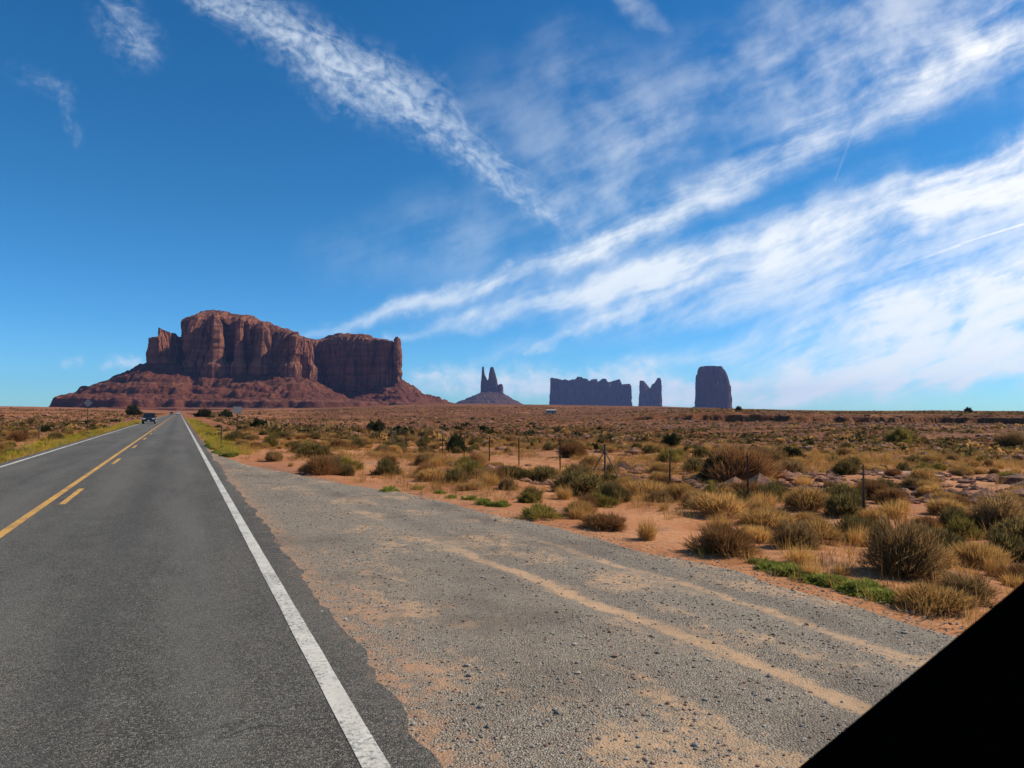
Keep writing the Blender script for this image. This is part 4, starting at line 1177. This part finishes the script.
# the common scatter, individuals out to the middle distance
LAB = dict(
    grass=('pale dry grass tuft scattered among the shrubs of the red plain', 'dry grass tufts of the plain'),
    mound=('small straw topped shrub scattered over the red plain', 'straw topped shrubs of the plain'),
    rust=('small rusty brown twiggy shrub scattered over the red plain', 'rusty shrubs of the plain'),
    sage=('small dark olive shrub scattered over the red plain', 'dark olive shrubs of the plain'),
    brown=('small grey brown woody shrub scattered over the red plain', 'grey brown shrubs of the plain'),
    olive=('small yellowish olive shrub scattered over the red plain', 'yellowish shrubs of the plain'),
    juniper=('small dark green bush scattered over the red plain', 'dark green bushes of the plain'))
def in_view(x, y, m=40):
    zc = x*FW[0]+y*FW[1]
    if zc < 2: return False
    p = 512+FPX*(x*RT[0]+y*RT[1])/zc
    return -m < p < 1024+m
cnt = {}
def scatter(n, rmin, rmax, kinds, right):
    placed = 0; tries = 0
    while placed < n and tries < n*60:
        tries += 1
        r_ = math.sqrt(random.uniform(rmin**2, rmax**2)); az = R(HEADING+random.uniform(-37, 37))
        x = r_*math.sin(az); y = r_*math.cos(az)
        if right and x < max(float(gravel_out(y))+0.5, 2.6): continue
        if not right and x > -7.5: continue
        if not in_view(x, y): continue
        dens = 0.5+0.5*float(fbm(np.array([x/7]), np.array([y/7]), seed=81, oct=2)[0])*1.6
        if random.random() > dens: continue
        kd = random.choices([q[0] for q in kinds], [q[1] for q in kinds])[0]
        w = random.lognormvariate(math.log({'grass': 0.5, 'mound': 0.75, 'rust': 0.7, 'sage': 0.8, 'brown': 0.7, 'olive': 0.7, 'juniper': 1.0}[kd]), 0.28)
        if any((x-a)**2+(y-b)**2 < (c*0.8+w*0.4)**2 for a, b, c in taken): continue
        if cnt.get(kd, 0) >= 290: continue
        cnt[kd] = cnt.get(kd, 0)+1
        taken.append((x, y, w*0.4))
        h_ = w*random.uniform(0.5, 0.8)*(1.15 if kd == 'grass' else 1)
        shrub(kd, (x, y, Hs(x, y)-0.02), w, h_, LAB[kd][0], LAB[kd][1]); placed += 1
K1 = [('grass', 5), ('mound', 5), ('rust', 1.6), ('sage', 2), ('brown', 1.4), ('olive', 1.2)]
K2 = [('grass', 3), ('mound', 3), ('rust', 1.5), ('sage', 3), ('brown', 2), ('olive', 1.6), ('juniper', 0.5)]
scatter(120, 9, 26, K1, True)
scatter(460, 22, 58, K1, True)
scatter(300, 50, 95, K2, True)
scatter(110, 30, 110, K2, False)

# the far scrub: low clumps nobody could count
def scrub_mass(n, r0, r1, nb, name, label, wmul, bw):
    r_ = np.sqrt(rng.uniform(r0**2, r1**2, n*3)); az = np.radians(HEADING+rng.uniform(-39, 39, n*3))
    x = r_*np.sin(az); y = r_*np.cos(az)
    ok = (x > 7) | (x < -12)
    dn = fbm(x/22, y/22, seed=91, oct=3)
    ok &= rng.random(len(x)) < np.clip(0.60+1.1*dn, 0.08, 1)
    x = x[ok][:n]; y = y[ok][:n]; r_ = r_[ok][:n]; n = len(x)
    z = H(x, y)
    w = np.exp(rng.normal(math.log(0.72), 0.45, n))*wmul
    kind = rng.choice(5, n, p=[0.30, 0.10, 0.22, 0.14, 0.24])
    mats = [SAGE, TAN, BROWN, DARKG, RUST]
    d_ = dome_dirs(n*nb, rng, 0.0)
    base = d_*(0.25+0.55*rng.random(n*nb))[:, None]
    tip = base+unit(d_+rng.normal(size=(n*nb, 3))*0.6+np.array([0, 0, 0.5]))*0.36
    sc = np.repeat(np.stack([w*0.5, w*0.5, w*0.42], -1), nb, 0)
    c = np.repeat(np.stack([x, y, z-0.03], -1), nb, 0)
    v, q, t = blades(base*sc+c, tip*sc+c, np.repeat(w, nb)*bw)
    me = mesh_np(name, v, [q, t])
    for mm_ in mats: me.materials.append(mm_)
    me.polygons.foreach_set('material_index', np.concatenate([np.repeat(kind, nb), np.repeat(kind, nb)]).astype(np.int32))
    o = bpy.data.objects.new(name, me); COL.objects.link(o)
    tag(o, label, 'scrub', kind='stuff')
scrub_mass(9500, 55, 190, 34, 'desert_scrub', 'low scrub clumps crowding the middle plain', 1.0, 0.16)
scrub_mass(26000, 190, 800, 14, 'distant_scrub', 'mass of scrub dotting the far plain up to the skyline', 1.35, 0.28)

# thin grass between the shrubs
def build_dry_grass():
    n = 22000
    r_ = 8+(rng.random(n*3)**0.85)*82; az = np.radians(HEADING+rng.uniform(-40, 40, n*3))
    x = r_*np.sin(az); y = r_*np.cos(az)
    ok = ((x > gravel_out(y)+0.15) & (x > 1.75)) | (x < -6.6)
    dn = fbm(x/3.5, y/3.5, seed=95, oct=3)+0.5*vn(x/14, y/14, seed=96)
    near = np.where(x > 0, x-gravel_out(y), 3)
    far_ = sst(13, 26, r_)
    ok &= rng.random(len(x)) < np.clip(0.02+0.16*far_+1.5*dn+0.35*np.exp(-near/0.5), 0, 1)*np.where(x > 0, 0.45+0.55*far_, 1)
    x = x[ok][:n]; y = y[ok][:n]; n = len(x); z = H(x, y)
    nb = 22
    hgt = np.exp(rng.normal(math.log(0.17), 0.45, n))*(1+0.35*sst(15, 40, np.hypot(x, y)))
    a = rng.random((n, nb))*6.283; rad = rng.random((n, nb))*0.10
    b = np.stack([x[:, None]+np.cos(a)*rad, y[:, None]+np.sin(a)*rad, np.repeat((z-0.02)[:, None], nb, 1)], -1)
    ln = hgt[:, None]*(0.5+0.7*rng.random((n, nb))); le = rng.random((n, nb))*0.75
    tip = b+np.stack([np.cos(a)*ln*le, np.sin(a)*ln*le, ln*(1-0.4*le)], -1)
    dist_w = 0.0035+np.hypot(x, y)*0.00011
    v, q, t = blades(b.reshape(-1, 3), tip.reshape(-1, 3), np.repeat(dist_w, nb))
    me = mesh_np('dry_grass', v, [q, t])
    me.materials.append(TAN); me.materials.append(OLIVE); me.materials.append(RUST)
    kd = rng.choice(3, n, p=[0.70, 0.05, 0.25]).astype(np.int32)
    me.polygons.foreach_set('material_index', np.concatenate([np.repeat(kd, nb), np.repeat(kd, nb)]))
    o = bpy.data.objects.new('dry_grass', me); COL.objects.link(o)
    tag(o, 'sparse dry yellow grass between the shrubs on red sand', 'grass', kind='stuff')
    # verge grass
    n = 6500
    sd = rng.random(n) < 0.5
    y = np.where(sd, 14+rng.random(n)**1.4*170, 36+rng.random(n)**1.4*160)
    x = np.where(sd, -6.15-np.abs(rng.normal(0, 0.9, n)), 1.62+np.abs(rng.normal(0, 0.8, n)))
    x = np.where(~sd & (x < gravel_out(y)+0.1), gravel_out(y)+0.1+rng.random(n)*0.7, x)
    z = H(x, y); nb = 22
    hgt = np.exp(rng.normal(math.log(0.19), 0.45, n))
    a = rng.random((n, nb))*6.283; rad = rng.random((n, nb))*0.14
    b = np.stack([x[:, None]+np.cos(a)*rad, y[:, None]+np.sin(a)*rad, np.repeat((z-0.02)[:, None], nb, 1)], -1)
    ln = hgt[:, None]*(0.5+0.7*rng.random((n, nb))); le = rng.random((n, nb))*0.75
    tip = b+np.stack([np.cos(a)*ln*le, np.sin(a)*ln*le, ln*(1-0.4*le)], -1)
    v, q, t = blades(b.reshape(-1, 3), tip.reshape(-1, 3), np.repeat(0.005+np.hypot(x, y)*0.00012, nb))
    me = mesh_np('verge_grass', v, [q, t])
    for mm_ in (VERGE, GREEN, TAN): me.materials.append(mm_)
    kd = rng.choice(3, n, p=[0.62, 0.13, 0.25]).astype(np.int32)
    me.polygons.foreach_set('material_index', np.concatenate([np.repeat(kd, nb), np.repeat(kd, nb)]))
    o = bpy.data.objects.new('verge_grass', me); COL.objects.link(o)
    tag(o, 'yellow green grass along both edges of the asphalt', 'grass', kind='stuff')
build_dry_grass()

# ------------------------------------------------------------------ boulders
def boulder_mat():
    m, nt, b = new_mat('red_boulder')
    tc = nt.node('ShaderNodeTexCoord').outputs['Object']; orr = nt.node('ShaderNodeObjectInfo').outputs['Random']
    n = nt.noise(tc, 2.2, 6, 0.65)
    c = nt.mix(nt.ramp(n, 0.35, 0.65), (0.14, 0.056, 0.029), (0.31, 0.135, 0.070))
    c = nt.mix(nt.ramp(orr, 0.2, 1.0, 0, 0.6), c, (0.20, 0.13, 0.095))
    nt.put(b.inputs['Base Color'], nt.mix(nt.ramp(nt.noise(tc, 9, 4), 0.5, 0.7, 0, 0.5), c, (0.10, 0.06, 0.042)))
    b.inputs['Roughness'].default_value = 0.95
    nt.put(b.inputs['Normal'], nt.bump(nt.noise(tc, 6, 6, 0.7), 0.7, 0.12))
    return m
BOULDER = boulder_mat()
def rock_v(seed, sub=3):
    v, f = ico_unit(sub); r = np.random.default_rng(seed)
    for _ in range(11):
        nn = unit(r.normal(size=3)); dcut = 0.62+0.3*r.random()
        k = v@nn; v = v-np.maximum(k-dcut, 0)[:, None]*nn*0.93
    v = v*(1+0.22*fbm(v[:, 0]*2.3, v[:, 1]*2.3, v[:, 2]*2.3, seed=seed, oct=3))[:, None]
    return v*np.array([1, 0.85, 0.72]), f
ROCKS = []
for k in range(5):
    v, f = rock_v(500+k); me = mesh_np('boulder', v, f); me.materials.append(BOULDER); ROCKS.append(me)
def boulder(p, s, label, group):
    o = link('boulder', random.choice(ROCKS)); o.location = (p[0], p[1], p[2]+0.05*s)
    o.rotation_euler = (random.uniform(-.3, .3), random.uniform(-.3, .3), random.uniform(0, 6.28))
    o.scale = (s*random.uniform(0.8, 1.3), s*random.uniform(0.8, 1.2), s*random.uniform(0.7, 1.1))
    tag(o, label, 'rock', group)
for (x0, x1, y0, y1, n, s, lab, gr) in [
        (225, 300, 418, 426, 26, (0.5, 1.3), 'red boulder in the heap behind the rectangular sign', 'boulders behind the rectangular sign'),
        (395, 450, 437, 447, 34, (0.35, 0.85), 'brown boulder in the low heap left of the lone round dark green bush', 'boulders left of the lone bush'),
        (455, 650, 428, 450, 95, (0.3, 0.9), 'brown boulder strewn over the slope under the long notched butte', 'boulders under the long notched butte'),
        (300, 460, 418, 436, 55, (0.35, 1.0), 'reddish boulder strewn over the ground below the mesa right end', 'boulders below the mesa'),
        (660, 1010, 428, 475, 60, (0.2, 0.7), 'dark boulder strewn over the brown flat on the right side', 'boulders on the brown flat'),
        (0, 125, 418, 432, 26, (0.3, 0.8), 'red boulder on the bare ground left of the road', 'boulders left of the road')]:
    for _ in range(n):
        g = ground_hit(random.uniform(x0, x1), random.triangular(y0, y1, (y0+y1)/2))
        if -8 < g[0] < 3: continue
        boulder(g, min(0.5*random.uniform(*s), 0.010*math.hypot(g[0], g[1])), lab, gr)
def build_rubble():
    uv, uf = ico_unit(1); n = 17000
    r_ = 22+(rng.random(n*2)**1.3)*330; az = np.radians(HEADING+rng.uniform(-38, 38, n*2))
    x = r_*np.sin(az); y = r_*np.cos(az)
    ok = ((x > 10) | (x < -10)) & (rng.random(n*2) < np.clip(0.4+1.4*fbm(x/18, y/18, seed=97, oct=3), 0.02, 1))
    x = x[ok][:n]; y = y[ok][:n]; n = len(x); z = H(x, y)
    s = np.exp(rng.normal(math.log(0.13), 0.5, n))*(1+np.hypot(x, y)/170)
    P_ = uv[None]*(1+0.5*(rng.random((n, len(uv), 1))-0.5))*s[:, None, None]*np.array([1, 1, 0.6])
    v = (P_+np.stack([x, y, z], -1)[:, None]).reshape(-1, 3)
    o = link('rubble', mesh_np('rubble', v, (uf[None]+np.arange(n)[:, None, None]*len(uv)).reshape(-1, 3)), BOULDER)
    tag(o, 'broken red brown stones littering the plain', 'rubble', kind='stuff')
build_rubble()
def rock_slab():
    g = ground_hit(912, 476)
    v, f = rock_v(611, 4); v = v*np.array([1.2, 0.5, 0.14])
    o = link('rock_slab', mesh_np('rock_slab', v, f), simple('pale_slab_rock', (0.46, 0.27, 0.18), 0.9, var=0.3, scale=3))
    o.location = (g[0], g[1], g[2]+0.06); o.rotation_euler = (0.05, 0.02, R(-38))
    tag(o, 'pale flat rock slab lying on the brown flat at the right', 'rock slab')
rock_slab()

# ------------------------------------------------------------------ fence, posts, signs
RUSTY = simple('rusty_steel', (0.055, 0.036, 0.028), 0.85, 0.2, var=0.4, scale=30)
OLDWOOD = simple('weathered_post_wood', (0.085, 0.065, 0.05), 0.9, var=0.4, scale=25)
GALV = simple('galvanised_sheet', (0.20, 0.205, 0.21), 0.55, 0.3, var=0.15, scale=8)
def build_fence():
    FX = 13.55
    ys = [7.4+3.45*k for k in range(-2, 30)]
    root = empty('wire_fence', (FX, ys[0], Hs(FX, ys[0])))
    tag(root, 'thin wire fence on dark metal posts running along the plain right of the gravel', 'fence')
    r0 = np.array(root.location[:])
    tops = []
    for k, y in enumerate(ys):
        x = FX+random.uniform(-.08, .08); z = Hs(x, y)
        lean = (random.uniform(-.05, .05), random.uniform(-.04, .04))
        h_ = 1.30+random.uniform(-.05, .06)
        b = BM()
        wood = (k in (6, 14, 22))
        p0 = Vector((x, y, z-0.3))-Vector(r0); p1 = Vector((x+lean[0], y+lean[1], z+h_))-Vector(r0)
        if wood:
            b.tube(p0, p1, 0.036, 0.034, 10)
            b.tube(p1-Vector((0, 0, 0.25)), Vector((x, y+1.1, Hs(x, y+1.1)-0.05))-Vector(r0), 0.02, 0.018, 8)
            b.tube(p1-Vector((0, 0, 0.25)), Vector((x, y-1.1, Hs(x, y-1.1)-0.05))-Vector(r0), 0.02, 0.018, 8)
        else:
            b.tube(p0, p1, 0.016, 0.015, 6)
            b.box(p0+(p1-p0)*0.6+Vector((0.026, 0, 0)), (0.010, 0.036, (p1-p0).length*0.7))
        b.build('post', OLDWOOD if wood else RUSTY, root)
        tops.append((p0+Vector((0, 0, 0.3)), p1))
    for j, f in enumerate((0.28, 0.52, 0.75, 0.96)):
        b = BM()
        for (a0, a1), (b0, b1) in zip(tops[:-1], tops[1:]):
            p = a0+(a1-a0)*f; q = b0+(b1-b0)*f; m_ = (p+q)/2-Vector((0, 0, 0.025))
            b.tube(p, m_, 0.0026, None, 4); b.tube(m_, q, 0.0026, None, 4)
        b.build('wire', RUSTY, root)
build_fence()
def lone_post(x, yb, h_, label, mat, r=0.045):
    g = ground_hit(x, yb)
    b = BM(); b.tube((0, 0, -0.3), (0.02, 0, h_), r, r*0.9, 8); b.tube((0.02, 0, h_), (0.02, 0, h_+0.02), r*0.9, r*0.5, 8)
    o = b.build('roadside_post', mat); o.location = g; tag(o, label, 'post')
lone_post(221, 447, 1.15, 'short dark post in the weeds beside the road right of the edge line', OLDWOOD)
lone_post(39, 441, 1.25, 'short dark post on red ground left of the road', OLDWOOD)
def sign(name, p, rz, hz, w, h_, diamond, label, rear):
    root = empty(name, p, rz); tag(root, label, 'road sign')
    b = BM(); b.box((0, 0.03, hz/2+h_/4-0.2), (0.06, 0.035, hz+h_/2+0.2), bevel=0.006); b.build('post', RUSTY, root)
    b = BM(); s = w/math.sqrt(2) if diamond else w
    b.box((0, 0, 0), (s if diamond else w, 0.012, s if diamond else h_), bevel=0.004)
    o = b.build('sign_panel', rear, root); o.location = (0, -0.002, hz)
    if diamond: o.rotation_euler = (0, R(45), 0)
    for dz_ in (-0.12, 0.12):
        b = BM(); b.tube((0, -0.012, 0), (0, 0.01, 0), 0.012, None, 8); q = b.build('bolt', RUSTY, root); q.location = (0, 0, hz+dz_)
g = at_depth(237, 441, 48.0); zg = Hs(g[0], g[1])
sign('rectangular_sign', (g[0], g[1], zg), R(6), at_depth(237, 410, 48.0)[2]-zg, 0.55, 0.46, False, 'pale rectangular sign panel on a thin pole right of the road', GALV)
g = at_depth(87.5, 420, 74.0); zg = Hs(g[0], g[1])
sign('diamond_sign', (g[0], g[1], zg), R(-4), at_depth(87.5, 403, 74.0)[2]-zg, 0.85, 0.85, True, 'grey back of a diamond sign left of the road', simple('sign_rear_grey', (0.20, 0.21, 0.22), 0.6, 0.3))

# ------------------------------------------------------------------ vehicles
GLASS = simple('dark_car_glass', (0.012, 0.014, 0.017), 0.06, var=0.05)
RUBBER = simple('tyre_rubber', (0.018, 0.018, 0.018), 0.85)
RIM = simple('alloy_rim', (0.45, 0.45, 0.46), 0.3, 0.8)
TRIM = simple('black_car_trim', (0.015, 0.015, 0.016), 0.5)
LAMP = simple('headlight_lens', (0.75, 0.76, 0.78), 0.12)
REDL = simple('tail_lens', (0.30, 0.012, 0.01), 0.2)
PLATE = simple('number_plate_white', (0.6, 0.6, 0.58), 0.5)
def make_car(loc, rz, paint, label, category='car'):
    """front faces -Y"""
    root = empty('car', loc, rz); tag(root, label, category)
    W2 = 0.93
    b = BM()
    low = [(-2.25, 0.38), (-2.32, 0.62), (-2.25, 0.86), (-2.05, 0.98), (-1.15, 1.08), (-0.9, 1.12), (2.2, 1.14), (2.3, 0.95), (2.32, 0.55), (2.22, 0.36)]
    b.prism(low, -W2, W2)
    body = b.build('body', paint, root, bevel=0.07, smooth=False)
    b = BM()
    cab = [(-1.12, 1.06), (-0.42, 1.66), (-0.15, 1.74), (1.5, 1.74), (1.85, 1.66), (2.22, 1.10)]
    b.prism(cab, -W2+0.05, W2-0.05, inset=0.15, zt=1.3)
    b.build('roof', paint, root, bevel=0.05)
    b = BM()   # windscreen
    def wp(t, x, off):
        y = -1.12+0.70*t; z = 1.06+0.60*t; return (x, y-0.65*off, z+0.76*off)
    b.quad([wp(0.10, -0.76, .012), wp(0.10, 0.76, .012), wp(0.95, 0.66, .012), wp(0.95, -0.66, .012)]); b.build('windscreen', GLASS, root)
    b = BM(); b.quad([(-.68, 2.19, 1.18), (.68, 2.19, 1.18), (.62, 1.93, 1.62), (-.62, 1.93, 1.62)])
    b.build('rear_window', GLASS, root)
    for sx in (-1, 1):
        def sw(y, z):  # side glass lies just outside the tapered cabin
            xx = W2-0.05-0.15*min(1, max(0, (z-1.08)/0.56))
            return (sx*(xx+0.012), y, z)
        for (ya, yb_, yc, yd) in ((-0.82, 0.35, 0.35, -0.40), (0.45, 1.25, 1.25, 0.45), (1.35, 2.0, 1.75, 1.35)):
            b = BM(); pts = [sw(ya, 1.16), sw(yb_, 1.16), sw(yc, 1.60), sw(yd, 1.60)]
            b.quad(pts); b.build('side_window', GLASS, root)
        b = BM(); b.box((sx*0.66, -2.245, 0.80), (0.40, 0.12, 0.15), bevel=0.03); b.build('headlight', LAMP, root)
        b = BM(); b.box((sx*0.78, 2.28, 0.92), (0.22, 0.08, 0.26), bevel=0.02); b.build('tail_light', REDL, root)
        b = BM(); b.box((sx*1.03, -0.72, 1.16), (0.20, 0.10, 0.15), bevel=0.03); b.build('mirror', paint, root)
        for yw in (-1.42, 1.42):
            wl = empty('wheel', (sx*0.84, yw, 0.37)); wl.parent = root
            b = BM(); b.tube((-sx*0.11, 0, 0), (sx*0.11, 0, 0), 0.37, None, 28); b.build('tyre', RUBBER, wl, bevel=0.03)
            b = BM(); b.tube((sx*0.10, 0, 0), (sx*0.125, 0, 0), 0.24, 0.22, 20); b.tube((sx*.12, 0, 0), (sx*.14, 0, 0), 0.06, None, 10); b.build('rim', RIM, wl)
    b = BM(); b.box((0, -2.31, 0.72), (0.80, 0.05, 0.24), bevel=0.02); b.build('grille', TRIM, root)
    b = BM(); b.box((0, -2.30, 0.44), (1.74, 0.12, 0.20), bevel=0.05); b.build('front_bumper', TRIM, root)
    b = BM(); b.box((0, 2.30, 0.46), (1.74, 0.12, 0.22), bevel=0.05); b.build('rear_bumper', TRIM, root)
    b = BM(); b.box((0, -2.375, 0.50), (0.32, 0.01, 0.16)); b.build('number_plate', PLATE, root)
    return root
def car_paint(name, col):
    m, nt, b = new_mat(name); b.inputs['Base Color'].default_value = col+(1,)
    b.inputs['Roughness'].default_value = 0.3; b.inputs['Coat Weight'].default_value = 0.7
    nt.put(b.inputs['Roughness'], nt.ramp(nt.noise(nt.node('ShaderNodeTexCoord').outputs['Object'], 3, 4), 0.3, 0.7, 0.24, 0.42))
    return m
make_car((-4.35, 128, 0.008), 0.0, car_paint('black_car_paint', (0.012, 0.012, 0.014)), 'dark car coming towards us in the left lane')
make_car((-3.95, 455, 0.008), 0.0, car_paint('grey_car_paint', (0.05, 0.05, 0.055)), 'tiny dark car far down the road, left of the white one')
make_car((-0.55, 470, 0.008), R(180), car_paint('white_car_paint', (0.75, 0.75, 0.74)), 'tiny white car far down the road, right of the dark one')

# ------------------------------------------------------------------ distant trailer homes
PALE = simple('pale_siding', (0.34, 0.31, 0.27), 0.7, var=0.1)
ROOFM = simple('pale_sheet_roof', (0.50, 0.49, 0.47), 0.6)
def home(x, ytop, zc, L, rz, label):
    g = at_depth(x, 411, zc); zg = Hs(g[0], g[1])
    root = empty('mobile_home', (g[0], g[1], zg), -PSI+rz); tag(root, label, 'mobile home')
    b = BM(); b.box((0, 0, 1.45), (L, 4.2, 3.1)); b.build('wall', PALE, root)
    b = BM(); b.prism([(-2.4, 3.0), (-2.4, 3.12), (0, 3.65), (2.4, 3.12), (2.4, 3.0)], -L/2-0.25, L/2+0.25); b.build('roof', ROOFM, root)
    for k in range(4):
        if k == 2:
            b = BM(); b.box((-L/2+L*(k+.5)/4, -2.12, 1.05), (1.0, 0.06, 2.1)); b.build('door', TRIM, root)
        else:
            b = BM(); b.box((-L/2+L*(k+.5)/4, -2.12, 1.7), (1.3, 0.06, 1.0)); b.build('window', GLASS, root)
home(551, 411, 600, 8.0, R(8), 'long pale trailer home at the foot of the long notched butte')

# ------------------------------------------------------------------ the vehicle we look out of
def windscreen_pillar():
    def cpnt(x, y, z): 
        q = np.array([0, 0, CAM_H])+F3*z+R3*((x-512)/FPX*z)+U3*(-(y-384)/FPX*z); return Vector(q)
    A = cpnt(795, 768, 0.86); B = cpnt(1024, 578, 0.66)
    dirv = (B-A).normalized(); fw = ((A+B)/2-Vector((0, 0, CAM_H))).normalized(); n = (fw-dirv*fw.dot(dirv)).normalized(); dn = dirv.cross(n).normalized()
    if dn.dot(Vector(U3)) > 0: dn = -dn
    p0 = A-dirv*0.35; p1 = B+dirv*0.45
    m = simple('black_interior_trim', (0.0022, 0.0021, 0.0021), 1.0, spec=0.0)
    b = BM(); rings = []
    prof = [(0.002, 0.010), (0.010, 0.0), (0.12, -0.012), (0.30, -0.012), (0.36, 0.02), (0.36, 0.12), (0.30, 0.15), (0.05, 0.13), (0.012, 0.07)]
    for k in range(13):
        c = p0.lerp(p1, k/12)
        rings.append([b.b.verts.new(c+dn*u+n*w) for u, w in prof])
    for r0, r1 in zip(rings[:-1], rings[1:]):
        for i in range(len(prof)): b.b.faces.new((r0[i], r0[(i+1) % len(prof)], r1[(i+1) % len(prof)], r1[i]))
    b.b.faces.new(rings[0]); b.b.faces.new(list(reversed(rings[-1])))
    o = b.build('windscreen_pillar', m); tag(o, 'black unlit pillar of our own vehicle crossing the bottom right corner', 'car pillar')
windscreen_pillar()
